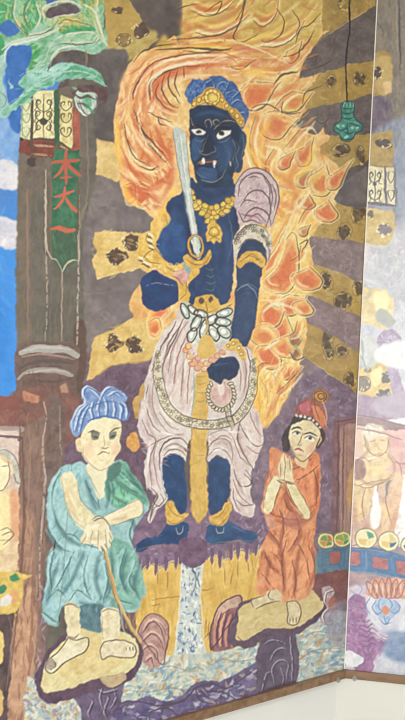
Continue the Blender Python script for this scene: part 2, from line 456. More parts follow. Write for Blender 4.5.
# ---- hanging name board with red characters
part('painted_name_board')
fill("54,150 80,150 79,200 78,250 76,264 69,264 62,275 56,262 52,258 50,200", "3f6a4a 4a7553 365a40", 6, sm=False)
fill("52,230 77,230 75,258 62,270 53,256", "3c5c42 466848 4b5a44", 6, f=2, nid=True)
dabs("54,150 78,150 76,258 54,258", "53805c 35553c 5c8a66", 60, 9, 2, 85, 25, .35)
line("78,178 78,230 75,258", 2, "6f4c3c", .9); line("51,180 51,240 52,258", 1.4, "8a5c48", .8)
line("46,170 46,235 50,256 57,260 62,272 62,282", 1.5, "c0ae98", .95)
line("62,272 67,264 73,260 78,261", 2, "c0ae98", .95); line("78,235 79,262", 1.6, "b5a590", .8)
part('painted_name_board/character')
line("53,163 66,161 79,160", 3.4, "b65a42", 1, (.8, .6), nid=False); line("66,150 66,184", 3.2, "b65a42", 1, (.8, .5), nid=False)
line("65,164 60,172 54,178", 3, "b65a42", 1, (.8, .4), nid=False); line("67,163 73,170 81,176", 3.6, "b65a42", 1, (.7, .6), nid=False)
line("60,178 72,177", 2.4, "b65a42", 1, nid=False)
part('painted_name_board/character ')
line("55,197 63,195 74,191", 2.8, "c05f45", 1, (.6, .8), nid=False); line("65,188 63,199 57,207 54,209", 2.8, "c05f45", 1, (.7, .4), nid=False)
line("66,198 70,205 76,211", 3.8, "c05f45", 1, (.5, .8), nid=False)
part('painted_name_board/character  ')
line("52,229 60,228 68,231 74,230", 4, "c05f45", 1, (.5, .9), nid=False)

# ---- golden bands radiating behind the figure
part('painted_golden_band')
fill("98,-280 103,0 106,27 106,49 125,49 135,57 158,40 152,33 129,0 110,-280", "b2924c a98944 bd9c54", 8, sm=False)
fill("104,48 128,44 150,30 158,34 135,58 118,60", "b9a05c c4ac66 a88c48", 6, f=2, nid=True)
part('painted_golden_band ')
fill("97,137 117,143 123,180 118,182 96,174", "dcbc7a e2c688 cfac68", 7, sm=False)
part('painted_golden_band  ')
fill("95,232 107,231 142,233 152,230 166,240 166,272 150,275 139,269 97,279 92,259 97,252 93,244", "dcbc72 e4c880 d0aa5e", 7, sm=False)
part('painted_golden_band   ')
fill("93,337 118,327 150,306 176,305 178,320 160,345 150,360 113,366 96,376 86,382 90,360", "d8b66c e0c27c caa45a", 7, sm=False)
part('painted_golden_band    ')
fill("300,-280 372,-280 377,6 345,22 318,40 290,40", "ab8b4a b5954f 9c7d42", 7, sm=False)
part('painted_golden_band     ')
fill("296,80 320,73 375,57 374,96 340,104 296,116", "ab8a48 b7954f 9f7f42", 7, sm=False)
part('painted_golden_band      ')
fill("318,134 350,132 373,129 369,160 340,172 300,200 290,150", "ab8b49 b69650 a08242", 7, sm=False)
part('painted_golden_band       ')
fill("325,208 336,203 367,205 364,244 320,238 300,236", "b4934c bf9d53 a88745", 7, sm=False)
part('painted_golden_band        ')
fill("312,264 340,272 362,281 360,318 320,303 300,296 303,270", "b4924b bd9b52 a98744", 7, sm=False)
part('painted_golden_band         ')
fill("308,322 330,332 349,340 360,350 357,394 346,385 303,356 294,340", "ad8b48 b69450 a28042", 7, sm=False)
part('painted_golden_band')
def blot(cx, cy, rx, ry, rot=0, c="5c4535 6a5240 4f3a2e", halo="e3d2a2", n=6, h=True):
    """a dark brown blot of the bands with broken pale rim strokes"""
    global CUR
    keep = CUR
    under = PARTS[IDM[int((cy - Y0) * S), int((cx - X0) * S)]]
    if 'golden_band' in under[1] and '/' not in under[1] and under[0] == SIDE:
        part(under[1] + '/brown_spot#%d' % len(PARTS))
        fill(ell(cx, cy, rx, ry, rot, 12, .22), c, 3)
    else:
        fill(ell(cx, cy, rx, ry, rot, 12, .22), c, 3, nid=True)
    CUR = keep
    for i in range(n):
        t = RNG.uniform(0, 6.28)
        x, y = cx + math.cos(t) * rx * .95, cy + math.sin(t) * ry * .95
        line([(x, y), (x + RNG.uniform(-2, 2), y + RNG.uniform(-2, 2)), (x + RNG.uniform(-3, 3), y + RNG.uniform(-3, 3))], 1.1, halo if h else "6a5138", .8)
blot(118.5, 9.5, 6, 3.5, n=1); blot(141, 30, 8, 8, 20); blot(124, 40, 7, 6, n=8, c="8a7040 7a6036 94793f")
ring(124, 40, 7, 6.5, 1.1, "5f4c2c", a=.7)
blot(131, 241, 8, 9, n=12); blot(116, 257, 10, 9, n=12)
blot(114, 344, 10, 7, -10, n=9); blot(133, 343, 7, 9, 20, n=9); blot(113, 336, 5, 3, n=4); blot(138, 349, 5, 4)
for p_ in ((345, 4, 6, 6), (331, 81, 4, 6), (360, 79, 6, 6), (341, 150, 8, 6), (361, 156, 3.5, 9), (345, 231, 6.5, 7.5), (358, 214, 6, 8), (327, 281, 5, 9), (343, 301, 8, 8), (358, 287, 4.5, 8), (328, 347, 4.5, 13), (342, 351, 6, 6), (350, 379, 5.5, 6.5), (329, 337, 4, 5)):
    blot(*p_, rot=RNG.uniform(-20, 20), c="5f4a33 6b553b 523e2c", n=5, halo="cdb883" if p_[0] < 350 else "d9c79a")
    ring(p_[0], p_[1], p_[2] + 1.2, p_[3] + 1.2, .9, "6b5534", RNG.uniform(-20, 20), .55)
blot(345, 4, 5, 6, c="a88a3e 8a6f34")
for p_ in ("98,234 120,232 142,234", "97,279 118,273 138,269", "300,110 340,103 374,95", "300,80 340,67 374,57", "318,238 364,245", "314,264 361,281", "304,298 359,319", "304,356 347,386", "320,40 350,20 376,6"):
    line(p_, 1, "e0cb92" if p_[0] != '9' else "efdcaa", .45, dry=.3)
dabs("98,234 150,234 140,268 97,276", "e6c87c cda551 dfba66", 50, 7, 2, 10, 40, .4)
dabs("93,340 150,312 160,330 113,364", "e3c274 cba04c dcb662", 60, 8, 2, -20, 40, .4)
for b_ in ("300,0 372,0 345,22 318,38", "300,80 374,58 372,94 300,112", "318,134 371,132 366,160 330,170", "325,208 365,208 362,240 320,236", "312,268 360,284 358,314 308,296", "305,326 356,350 354,388 305,352"):
    dabs(b_, "cdb070 a08043 bfa05e 8c6e3a", 60, 7, 2.2, 20, 50, .35)
# dark joints between bands at left
line("96,376 113,366 150,360", 1.4, "8a6d4a", .5)
fill("138,395 142,385 148,378 145,392 140,404 134,412 133,402", "cfa85e b88e4a", 4, f=.5, nid=True)
fill("128,437 135,432 139,440 139,449 133,453 127,446", "d29a4e dcae60 c48440", 4, f=.6, nid=True)
fill("133,405 139,404 140,415 136,420", "c79f58 a8854a", 4, f=.5, nid=True)
# ---- pine foliage
part('painted_pine')
fill("-190,-280 112,-280 104,0 106,27 107,48 98,54 76,52 60,56 50,66 34,78 24,66 28,48 14,44 6,52 2,60 -4,90 -60,110 -190,110", "7fae86 93bfa0 6a9a70 a4c6ac", 7)
fill("-10,50 8,42 30,44 32,52 20,50 8,60 4,84 10,112 0,118 -20,110", "9dbfb4 aac8bd 8eb3aa", 6, f=1, nid=True)
for p_, c_ in (("-8,-20 14,-10 18,10 14,22 4,26 -10,20", "4f9a60 5da86c 428a54"), ("14,-5 24,-5 26,14 22,30 16,20", "7fb184 93bf98"), ("25,-8 40,-8 41,12 34,28 28,30 24,12", "54a068 469058 62ae74"),
               ("-10,36 2,36 5,50 -6,60 -14,50", "3f8f58 4c9c62"), ("28,46 36,44 41,52 36,66 30,70 28,60", "4f9a52 5ea75e 438b4a"), ("60,27 70,24 82,25 92,27 95,30 84,33 70,34 60,33", "4a9a60 59a86e 3f8c52"),
               ("60,36 78,36 92,34 97,40 84,44 66,44", "a3c49a 90b88a b5cfaa"), ("84,8 96,12 98,28 90,26 84,18", "93b070 a4ba7c"), ("44,2 56,0 58,18 48,26 42,16", "a5bf8a b9c49a"), ("10,72 14,70 16,84 10,90", "8fb8b8 a2c5c2"),
               ("60,15 72,18 84,14 82,24 66,26 56,22", "c4b96a b3b060"), ("80,-8 100,-10 103,4 92,8 82,4", "b9ad58 a7a456")):
    fill(p_, c_, 4, f=.8, nid=True)
for p_, c_, w_ in (("16,0 14,14 20,26 28,34 40,33 50,28 58,22", "c9c6ae", 2), ("14,0 12,12 16,24", "6b5a44", .9), ("2,50 12,42 26,38 44,34 56,30 66,22 84,18", "cfd0bc", 2.4), ("4,62 8,48 22,41 40,38", "b9cfc2", 3),
                   ("44,18 42,10 48,4 60,1 74,2 82,6", "cfc7b4", 2.2), ("50,52 56,46 66,43 84,43 96,41 97,36 88,32 70,34 58,38 50,46 46,58 42,64", "cdd0bb", 2), ("52,48 62,44 84,44 96,42", "7a6650", .8), ("30,2 26,12 28,24", "cfd0bc", 1.6),
                   ("24,0 26,10 24,22 20,28", "7d7048", .9), ("40,0 41,14 38,26", "c2c8a0", 1.6), ("0,92 6,98 4,106 0,108", "5f7480", .9), ("98,0 98,20 104,40 108,46", "d6cfae", 3), ("94,20 98,34 106,44", "c2c99c", 2.5)):
    line(p_, w_, c_, .9)
dabs("-100,-80 100,-80 100,10 -100,40", "5da36c 93c09c 3f8a54 b0cfae c3bd72 7f9a52", 420, 12, 3, 70, 45, .6)
dabs("-4,-4 98,-4 98,24 40,30 4,24", "5da36c a3c8a4 3f8a54 b8d2b0 b9b060 d0c37a", 120, 8, 2, 75, 40, .5)
dabs("6,52 30,48 60,34 98,36 98,48 60,50 34,72 10,72", "a9cfc0 8ebf9c 66a878 c4d8c4", 60, 9, 2.2, -20, 25, .5)
dabs("56,10 84,22 94,24 60,30", "d0b058 c39b48 b9b868", 26, 6, 2, 10, 40, .6)
fill("46,12 52,6 62,3 74,4 80,8 79,13 70,15 60,16 52,19 46,17", "5c4a4c 6a585c 52424a", 5, f=.5, nid=True)
fill("-1,27 6,20 14,22 19,31 12,36 3,34", "3f65a8 476fb2", 5, f=.8, nid=True)
fill("44,-5 58,-5 56,3 48,4", "3f62a0", 5, f=.8, nid=True)
fill("8,46 22,45 32,48 30,62 26,70 24,82 16,90 9,78 6,60", "3f69b0 466fb6 375fa2", 7, f=.8, nid=True)
for p_, c_, w_ in (("44,18 43,10 50,4 62,1 74,2 82,7", "d8d0bc", 2), ("50,19 60,16 72,15 82,12", "cfc0a8", 1.6), ("58,24 66,20 78,22 92,26", "5f4c3c", .9), ("30,36 42,34 52,28 58,20", "5f4c3c", 1), ("14,2 12,14 18,26 28,34", "5f4c3c", 1), ("26,2 24,14 28,28", "6f5c44", .9), ("36,4 40,16 36,28", "d8d4bc", 1.6), ("4,56 10,46 22,42 34,40 50,34", "dcdcc8", 2), ("60,44 78,45 92,43 97,38", "6a5644", 1), ("50,64 54,54 64,48 78,46", "d8d8c4", 1.8), ("84,4 94,10 98,22 104,38", "dcd4b4", 2.4)):
    line(p_, w_, c_, .85)
part('painted_pine/branch')
fill("18,84 26,75 42,67 62,63 82,65 98,70 108,80 109,88 98,83 84,79 66,79 54,84 42,90 30,98 20,106 8,114 -2,117 -4,114 8,106 20,96 24,88", "8fbfae 7fb49c a3cbbb 6fa88a", 5)
fill("70,66 86,69 102,76 106,82 94,80 78,76 66,74", "5fa27a 4f9468 70b088", 4, f=1, nid=True)
fill("22,98 38,88 58,79 50,85 34,94 18,107", "5a9e78 4d9068 6cac86", 4, f=1, nid=True)
fill("26,74 48,67 70,66 56,74 36,80", "a6cfc0 98c6b6 b2d6c8", 5, f=1, nid=True)
dabs("20,80 60,64 100,74 96,82 60,82 20,108", "b4d6c8 6aa888 8cc0ac 539a70 a8cfc0", 60, 8, 1.8, -15, 20, .55)
for i in range(9):
    x_ = 34 + i * 3.2
    line([(x_, 68), (x_ - 1, 76)], .9, "c6dcd0", .5)
line("108,88 98,78 84,72 64,72 44,80 26,92 8,104", 1.1, "c4d8cc", .7, dry=.3); line("20,76 40,66 62,61 84,63 100,70 109,82", 1.2, "c7cfc0", .8, dry=.2)
part('painted_pine/branch ')
fill("76,92 84,88 93,93 97,103 92,112 84,115 79,106 74,99", "b9c6ba cad4c8 a4b6a8", 3)
fill("84,94 91,97 92,106 86,109 82,101", "6fae8a 82bc9a 5c9c78", 3, f=.5, nid=True)
line("72,94 82,88 94,91 104,88", 2.2, "5a4038", .8); line("79,101 84,112 92,115", 1.3, "6a5048", .8)
for p_, c_, w_ in (("72,92 80,98 88,96 96,100", "5a423c", 2.4), ("76,104 84,104 92,110", "6a4e46", 2), ("84,90 92,90 98,98", "e0e2d6", 1.6), ("74,98 78,108 86,116", "dfe2d8", 1.8), ("88,104 92,112 98,112", "4f9468", 2.2), ("72,88 82,90", "7fb39a", 2)):
    line(p_, w_, c_, .85)
CUR = 0
fill("46,72 52,60 60,52 76,50 98,56 106,54 122,52 126,62 120,80 110,92 100,74 86,66 66,62 52,66", "5f524c 685a54 544842", 6, nid=True)
fill("96,54 128,52 120,100 118,130 116,142 92,134 98,108 104,96 110,90 108,76", "5f534e 6b5f5a 564a44", 9, f=1, nid=True)
fill("94,86 108,92 104,104 94,94 80,92 78,86", "5d433e 68504a 523a36", 4, f=.8, nid=True)
line("86,50 87,58 86,66", 2.4, "97795a", .7)
line("50,66 56,54 70,50 84,50", 1.6, "c8c4b2", .6)

# ---- aureole of flames
part('painted_flames')
FL = "146,50 160,44 174,36 183,20 188,-280 330,-280 322,10 330,24 318,40 305,60 300,78 318,72 312,84 300,92 306,110 320,112 304,124 312,132 322,128 330,138 320,150 340,170 336,205 318,228 310,238 314,262 304,296 308,322 303,354 292,386 276,416 262,428 254,420 252,360 240,340 200,330 160,340 148,318 138,322 130,300 150,268 162,235 150,216 140,208 132,205 122,192 120,170 116,150 114,120 118,95 124,76 134,58"
fill(FL, "e2b06a e9c07c d99e58 f0d498", 9)
fill("182,22 190,-280 325,-280 322,14 300,40 260,60 220,58 160,50 165,34", "c9a651 d4b35e bb9344 dcc074", 9, f=3, nid=True)
fill("240,190 300,170 330,190 312,240 310,300 300,350 285,400 262,424 254,400 262,280", "f0c464 f6d47e e6aa50 f9e2a4", 8, f=4, nid=True)
fill("120,84 140,60 170,50 230,50 262,62 240,74 190,74 165,90 170,120 176,160 170,200 150,210 130,190 118,150", "dfa066 e8b47c d08450 f0ca94", 7, f=3, nid=True)
# purple gaps that bite into the flames at the right
CUR_KEEP = CUR; CUR = 0
def gap(p, pal="6a5c55 766860 5e514b"):
    fill(p, pal, 7, f=.4)
gap("318,43 330,38 352,24 377,7 375,57 350,64 320,73 304,78 314,68 324,60 316,50")
gap("289,127 298,118 308,110 322,106 345,102 374,95 373,131 346,133 330,136 324,130 326,122 318,134 308,132 300,128")
gap("336,203 338,192 344,183 352,176 361,170 369,169 367,206", "6c5e5a 786a66 60534f")
gap("310,237 320,238 364,245 361,281 340,272 316,264 312,250", "8a7470 967f7c 7c6864")
gap("304,298 310,296 340,308 360,318 358,350 340,340 318,328 308,322", "8c7472 988080 7e6866")
dabs("318,45 376,10 374,56 306,76", "7b6c70 54464a 857880", 50, 7, 2.6, 40, 60, .35)
dabs("300,120 372,98 371,130 312,132", "7b6872 54464e 857480", 50, 6, 2.4, 30, 60, .35)
dabs("312,238 363,246 360,278 316,262", "a08a88 7a6462 ac9694", 60, 6, 2.4, 20, 60, .4)
dabs("308,300 358,320 357,346 312,322", "a08a8a 7a6464 ac9898", 60, 6, 2.4, 20, 60, .4)
CUR = CUR_KEEP
fl_or = "d9824a e09358 cf7342"
def tongue(p, pal=fl_or, w=1.1, c="5f4630", halo="efdcae", f=1.5, a=.85):
    """one tongue of flame: pale rim, orange belly, thin ink outline"""
    q = pts(p)
    c_ = q.mean(0)
    part('painted_flames/flame_tongue#%d' % len(PARTS))
    out(q, 4, halo, .55)
    fill(q, "ecc476 f3d698 e6b266", 5, f=.9, a=.92)
    fill(c_ + (q - c_) * .82 + np.array([-.4, .8]), pal, 4, f=2.2, a=.95, nid=True)
    fill(c_ + (q - c_) * .5 + np.array([.4, 1.6]), "cf6236 dc7446", 4, f=2.4, a=.7, nid=True)
    n_ = len(q)
    line((c_ + (q - c_) * .7)[n_ // 2:n_ // 2 + max(3, n_ // 3)], 2.2, halo, .75, bl=.5)
    line(q[:max(3, int(n_ * .62))], w * 1.25, c, .75, (.3, .2)); line(q[int(n_ * .7):], w, c, .4, (.3, .2), .3)
    part('painted_flames')
def sweep(p, cols, w, a=.6):
    for k, c_ in enumerate(cols.split()):
        q = pts(p).copy(); q[:, 1] += (k - 1) * w * .8; q[:, 0] += (k - 1) * w * .3
        line(q, w, c_, a, (.3, .2))
# broad swirls
for p_, c_, w_ in (("140,110 138,90 148,74 168,62 200,56 240,56 280,52", "d98650 e6a766 efd2a0", 6), ("130,130 128,100 136,76 156,58 190,50 230,48 270,44", "e0a058 eec98a d98a4e", 5),
                   ("176,110 160,104 156,92 166,78 186,72 210,70", "d67c48 e8b27a f0d6ae", 6), ("122,150 128,170 144,184 160,188 168,176", "d2733f e39a5c efc88a", 6),
                   ("270,120 262,150 264,180 280,210 300,200 320,180", "dd8b4e eab868 d9803f", 6), ("262,260 284,230 300,190 318,178", "efc26c e0954f f2d898", 6),
                   ("258,330 272,300 290,280 296,250", "f0c878 e0904c f4dca4", 6), ("190,18 220,10 250,4 262,-20", "d6a850 c98a48 e2c47a", 5), ("170,44 200,36 232,28 252,10", "e0b860 d08c50 ead09a", 5), ("250,44 280,34 300,20 316,0", "e2c070 d39652 ecd49a", 5)):
    sweep(p_, c_, w_)
dabs("118,100 140,62 180,48 240,48 230,70 172,74 160,110 172,190 140,200 120,170", "d0703f e08e52 efcf9a f2d8b0 c9663c e9b565", 60, 18, 2.4, lambda x, y: math.degrees(math.atan2(y - 120, x - 195)) + 90, 18, .45)
dabs("190,-80 325,-80 315,30 260,60 190,46", "d9b660 c08a44 e6ce8e cf7f4a ead8a4 c9703c", 150, 18, 2.6, -22, 22, .45)
dabs("262,110 300,100 330,180 310,240 300,340 270,410 256,380 270,240 276,170", "e07f46 f2d48c eeb45c f5e0b0 d9703e f0c468", 110, 16, 2.6, lambda x, y: -70 + (x - 280) * .6, 25, .4)
dabs("252,60 310,50 306,100 270,120 250,110", "dd8448 efc880 e8ab5c f0d6a2", 70, 11, 2.4, -40, 25, .45)
def drop(cx, cy, rx, ry, rot, tip=1.5, **k):
    """a leaf-shaped tongue: round belly at (cx, cy), drawn out to a tip along rot"""
    t = np.radians(np.arange(0, 360, 24)); x, y = np.cos(t), np.sin(t)
    ext = np.where(x > .2, 1 + (tip - 1) * ((x - .2) / .8) ** 2, 1); yy = y * np.where(x > .2, 1 - .8 * ((x - .2) / .8) ** 2, 1)
    co, si = math.cos(math.radians(rot)), math.sin(math.radians(rot))
    X, Y = x * rx * ext * 1.16, yy * ry * 1.2
    tongue(np.stack([cx + X * co - Y * si, cy + X * si + Y * co], 1), **k)
soft(("256,118 262,140 258,170 262,200 258,240 256,290", "284,120 276,150 270,180 280,204", "300,140 290,170 300,196", "312,160 306,186 316,200"), 7, "f0bf62", .7, 2)
drop(254, 96, 14, 12, -28, 1.9, pal="dd8a4e e59a5c d47c44", w=1.5, c="5c4632")
drop(275, 125, 14, 12, -15, 1.5, pal="e2a060 e9b070 d98c50")
drop(293, 102, 12, 8, -25, 1.6, pal="dcb458 e6c46c cf9f48")
drop(240, 64, 8, 4, -15, 1.8, pal="d9904e e3a25c"); drop(292, 56, 7, 5, -55, 2.2, pal="dfb060 e8c078")
drop(303, 158, 8, 7, -62, 2.6, pal="dd8a50 e6a066 d07a44"); drop(284, 163, 6, 5, -45, 2.4, pal="da7a44 e38e54")
drop(303, 181, 7, 6, -52, 1.8, pal="b08c50 bc9a5c a07c44", c="6a5030")
drop(320, 184, 11, 11, -70, 1.6, pal="e6b45c eec474 d9a04c"); drop(334, 182, 8, 6, -50, 3.2, pal="e0904e e8a260 d27e44", c="6a5030")
drop(326, 214, 7, 10, -80, 1.8, pal="e08248 e89458 d27040"); drop(307, 204, 5, 7, -80, 1.8, pal="d98a4c e09a5c"); drop(303, 232, 4, 4, -40, 2.4, pal="b98450 c89460", c="5c4632")
tongue("286,240 293,232 298,246 299,264 297,280 288,292 276,294 265,290 262,282 272,274 281,262 285,250", pal="df8048 e89258 d2703c", halo="f6e2b0")
tongue("266,262 276,248 282,236 286,228 282,252 274,268 262,280 258,276", pal="eeb860 f3c878 e6a850", halo="f6e2b0", c="b08048")
drop(307, 280, 9, 13, -80, 1.3, pal="e3864a ea9a5c d67640", halo="f6e2b4"); drop(291, 305, 11, 9, -30, 1.4, pal="e28a4e ea9c60 d67a44", halo="f6e2b4")
drop(303, 308, 6, 9, -70, 1.3, pal="e6a45a eeb46c", halo="f6e2b4")
drop(279, 331, 12, 13, -60, 1.2, pal="e68a4c ec9c5e da7c42", halo="f6e2b4"); drop(271, 316, 11, 10, -20, 1.2, pal="e27c46 ea9056 d46c3c", halo="f6e2b4")
drop(264, 336, 10, 12, 90, 1.2, pal="efbc66 f3ca7c e6aa54", halo="f6e2b4", c="b08048")
drop(268, 357, 10, 12, -60, 1.2, pal="e27e48 ea9258 d46e3e", halo="f6e2b4"); drop(284, 348, 8, 11, -75, 1.4, pal="e8a25a efb46e", halo="f6e2b4")
drop(287, 371, 11, 7, -15, 1.2, pal="e0764a e88c5c d2683e", halo="f8e8c0"); drop(275, 386, 6, 10, -80, 1.6, pal="e89450 efa664", halo="f6e2b4", c="b08048")
drop(296, 339, 5, 6, 0, 1, pal="6a5a4a 5a4c40", halo="cdb883", c="6a5a4a"); drop(296, 353, 4, 5, 0, 1, pal="6a5a4a 5a4c40", halo="cdb883", c="6a5a4a")
for p_ in ("152,306 160,298 168,303 170,312 160,322 154,330 148,326", "148,322 158,318 162,330 156,338 150,334"):
    tongue(p_, "e58f4e ed9f5c dc8142", c="c9863f")
for p_ in ("134,190 142,184 150,188 152,202 144,208 136,204", "124,186 134,184 136,200 128,204"):
    tongue(p_, "d97a45 e38c52 cb6a3a", c="a0683a")
fill("160,208 168,212 172,224 166,236 156,238 150,226 156,216", "e9bb5c efc76e dda748", 5, f=.8, nid=True)
line("164,214 168,224 164,234 158,238", 1, "a8803e", .8)
# lower right licks
dabs("254,370 300,360 285,400 262,424 254,410", "f3d890 e9b452 f7e6b4 e89c50 efc56a", 130, 15, 2, 108, 14, .5)
for p_ in ("262,380 268,396 264,418", "272,372 280,390 272,410", "284,364 290,378 284,396", "256,390 260,408 258,424"):
    line(p_, 1, "a8783c", .5)
soft(("262,130 254,150 262,168 282,176 300,200", "250,62 262,70 284,66 302,54", "262,204 270,190 284,186 296,200", "256,250 266,236 274,214", "268,300 258,320 256,344", "280,390 270,410 262,420", "300,160 290,180 300,190"), 5, "c9602f", .5, 2)
soft(("140,86 134,104 138,128 148,148", "150,160 140,172 130,170 124,156", "160,80 152,92 154,108", "128,188 138,198 150,200", "196,60 170,64 154,76", "144,120 156,142 170,150", "232,62 214,58 196,60", "246,62 264,60 282,62", "200,40 230,36 250,44", "178,20 190,28 184,40"), 5, "c85c32", .55, 2)
soft(("130,90 128,112 132,140", "180,56 210,52 240,54", "258,120 250,136 256,160", "300,60 290,76 276,84", "274,180 262,210 262,240", "300,206 292,240 280,262", "258,280 262,300", "300,310 290,330 288,350", "270,400 284,372 300,356", "150,205 160,222 158,234", "172,170 174,186 166,200"), 4.5, "f3d98c", .6, 1.5)
soft(("252,112 262,104 276,100", "266,146 280,150 276,160", "246,150 252,170", "286,214 300,206 310,190", "264,350 280,340", "150,190 160,184", "212,60 236,52 262,50", "160,112 168,124 176,128", "266,170 276,200 270,224", "262,312 276,304 296,308"), 3, "f8ecc8", .7, .8)
soft(("206,20 236,12 262,4", "196,8 214,-6", "270,24 290,8 312,6", "232,44 262,32 282,26"), 4.5, "b8863a", .55, 1.5)
soft(("208,28 240,22 262,18", "280,18 300,2", "256,48 280,46 300,36", "186,34 214,26"), 3.5, "efdc9c", .7, 1.2)
dabs("120,100 136,66 170,52 230,50 226,62 176,70 156,96 160,130 172,170 150,206 126,186 118,140", "c2552f f4e2bc f0d090 cf6a3a f6eacc e8b860", 60, 20, 2.2, lambda x, y: math.degrees(math.atan2(y - 120, x - 195)) + 90, 14, .6)
dabs("178,66 200,60 240,60 262,74 250,80 230,72 190,72", "f4e2bc cf6a3a efc480", 30, 12, 2.2, -5, 14, .5)
soft(("124,150 134,172 150,178", "150,190 158,204", "140,190 132,180", "168,150 172,176 164,196"), 6, "cd5c34", .55, 1.6)
soft(("132,150 142,166 156,168", "160,170 166,180", "146,200 142,206", "128,170 136,182"), 3, "f6e0a8", .75, .9)
# broad wet swirls of red and cream
soft(("176,112 162,106 154,94 160,80 178,70 204,66 232,64", "166,104 158,92 168,78 190,72"), 5, "cf6238", .6, 1.4)
soft(("134,96 142,78 160,64 190,56 226,55", "148,100 148,84 160,72 182,64 210,60"), 3, "f5e4c4", .8, .9)
soft(("126,110 132,90 144,72 164,58", "146,116 144,100 146,84", "136,140 146,156 160,164"), 5, "d2683a", .6, 1.5)
soft(("122,130 126,152 138,168 154,172 166,164", "130,116 136,136 150,152 166,160"), 3.2, "f3dca4", .75, .9)
soft(("156,126 162,146 172,158", "128,180 140,190 152,188 164,180 172,168", "152,150 160,158 170,160"), 5.5, "cc5a30", .6, 1.4)
soft(("178,46 206,42 236,46 262,50 290,44", "206,52 240,50 276,54"), 4, "cf6b40", .55, 1.4)
soft(("184,30 204,24 226,18 246,4", "200,40 222,38 238,30", "186,14 200,8 214,10", "256,30 270,20 276,6"), 4.5, "cc7038", .6, 1.5)
soft(("188,22 210,14 232,4", "252,38 274,32 290,20", "288,34 304,24 316,10", "220,44 246,40 262,36"), 4, "edc660", .75, 1.3)
soft(("192,36 216,30 240,20", "264,44 286,40 302,28", "236,8 246,-6"), 2.6, "f4e6b8", .8, .8)
soft(("262,74 280,70 298,62 310,50", "256,112 262,130 272,144", "268,96 282,92 296,84"), 5, "d4703c", .55, 1.5)
soft(("266,78 284,76 300,68", "250,118 254,140 262,156 280,160", "282,120 296,126 290,140"), 3.4, "f3d890", .75, 1)
soft(("262,176 272,196 288,206 304,214", "256,222 266,212 282,212", "262,164 274,172"), 5, "df8446", .6, 1.5)
for p_ in ("258,118 252,140 258,166 270,178", "296,92 284,100 276,112", "312,120 300,134 288,148", "276,150 268,166 274,182 290,190", "316,204 306,214 300,224", "262,208 268,222 262,240", "304,246 300,258 292,262", "256,262 262,252 270,246", "300,322 296,334 288,338", "256,376 262,366 272,364", "300,372 290,384 278,394"):
    q_ = pts(p_); soft(p_, 3.4, "d9743e", .6, 1.1); soft(q_ + np.array([3, 1.5]), 2.6, "f7e6b6", .75, .8); line(q_ + np.array([-2.4, -1]), 1.1, "6a4c34", .6)
for p_ in ("192,4 206,10 222,6 236,-6", "196,26 214,30 234,22 250,8", "254,14 264,20 276,10 280,-6", "262,40 280,40 296,30 306,14", "184,44 204,46 222,42"):
    q_ = pts(p_); soft(p_, 4, "cb6434", .65, 1.2); soft(q_ + np.array([2, -4]), 3.2, "f0cf6c", .8, 1); soft(q_ + np.array([0, 4]), 2.4, "f6e8c0", .7, .8); line(q_ + np.array([-1, 6.5]), 1.2, "5f4430", .7)
soft(("268,214 266,236 262,258 264,280", "248,146 256,160 262,168", "246,128 250,144", "264,296 258,312 256,330", "256,350 256,380 258,410", "176,188 168,204 160,214", "118,120 118,146 122,170", "124,182 128,196 138,206", "150,270 158,300 150,316", "238,70 256,72 276,72", "270,120 258,140", "314,146 306,168 296,178", "176,50 206,46 236,52"), 5.5, "f6c650", .7, 1.6)
soft(("262,392 266,408 262,420", "272,382 276,396", "282,376 286,388"), 3, "f9dc80", .7, 1)
# ink lines of the swirls
for p_, w_ in (("170,16 182,8 196,4", 1), ("205,12 214,6 222,2 216,14 206,14", 1.1), ("172,40 196,38 220,34 238,24", 1), ("134,62 142,52 158,46 176,44", 1.3), ("155,50 190,48 230,50", 1.4),
               ("236,20 242,10 246,-4 242,16 236,30 234,38 242,42 258,34", 1.3), ("276,8 284,20 280,36 266,42 262,40", 1), ("200,49 220,50 232,48", 1.6), ("284,56 296,54 308,42 314,30", 1.1),
               ("150,100 152,84 162,74 180,67 200,66", 1.3), ("158,84 156,96 164,106 172,110", 1.2), ("164,76 162,90 170,104 178,108", 1.3), ("170,72 168,86 176,98 180,104", 1.4), ("178,70 174,84 180,96", 1.2), ("184,68 184,78", 1),
               ("138,84 144,72 160,60 190,54 222,52", 1), ("134,110 140,126 150,140 166,156", 1.4), ("138,120 148,142 164,160 168,164", 1.5), ("124,124 128,144 136,158 150,166", 1.2), ("148,112 160,118 172,122", 1), ("140,166 150,170 158,166", 1.3),
               ("133,100 134,90 142,76", 1.2), ("158,116 160,124 166,126", 1.1), ("274,84 284,74 298,72", 1.8), ("306,60 316,56 314,66", 1.2), ("252,108 266,104 282,112", 1), ("283,102 282,112 292,114 300,112", 1.3),
               ("302,104 306,92 316,88 322,86", 1), 
               ("290,352 296,360 306,356", 1.2), ("300,244 308,240 302,252", 1.2),
               ("320,14 310,24 300,30 296,44", 1), ("292,10 300,22 296,34", 1), ("316,120 322,124 330,118", 1.2), ("276,208 268,220 264,240 270,250", .9), ("332,60 320,66 306,70", 1.2)):
    line(p_, w_ * 1.15, "58402c", .85, (.4, .3))
line("150,100 150,84 162,74 180,67", 2, "4f3a2c", .5)
line("268,424 262,428 256,424", 1, "a88648", .7)
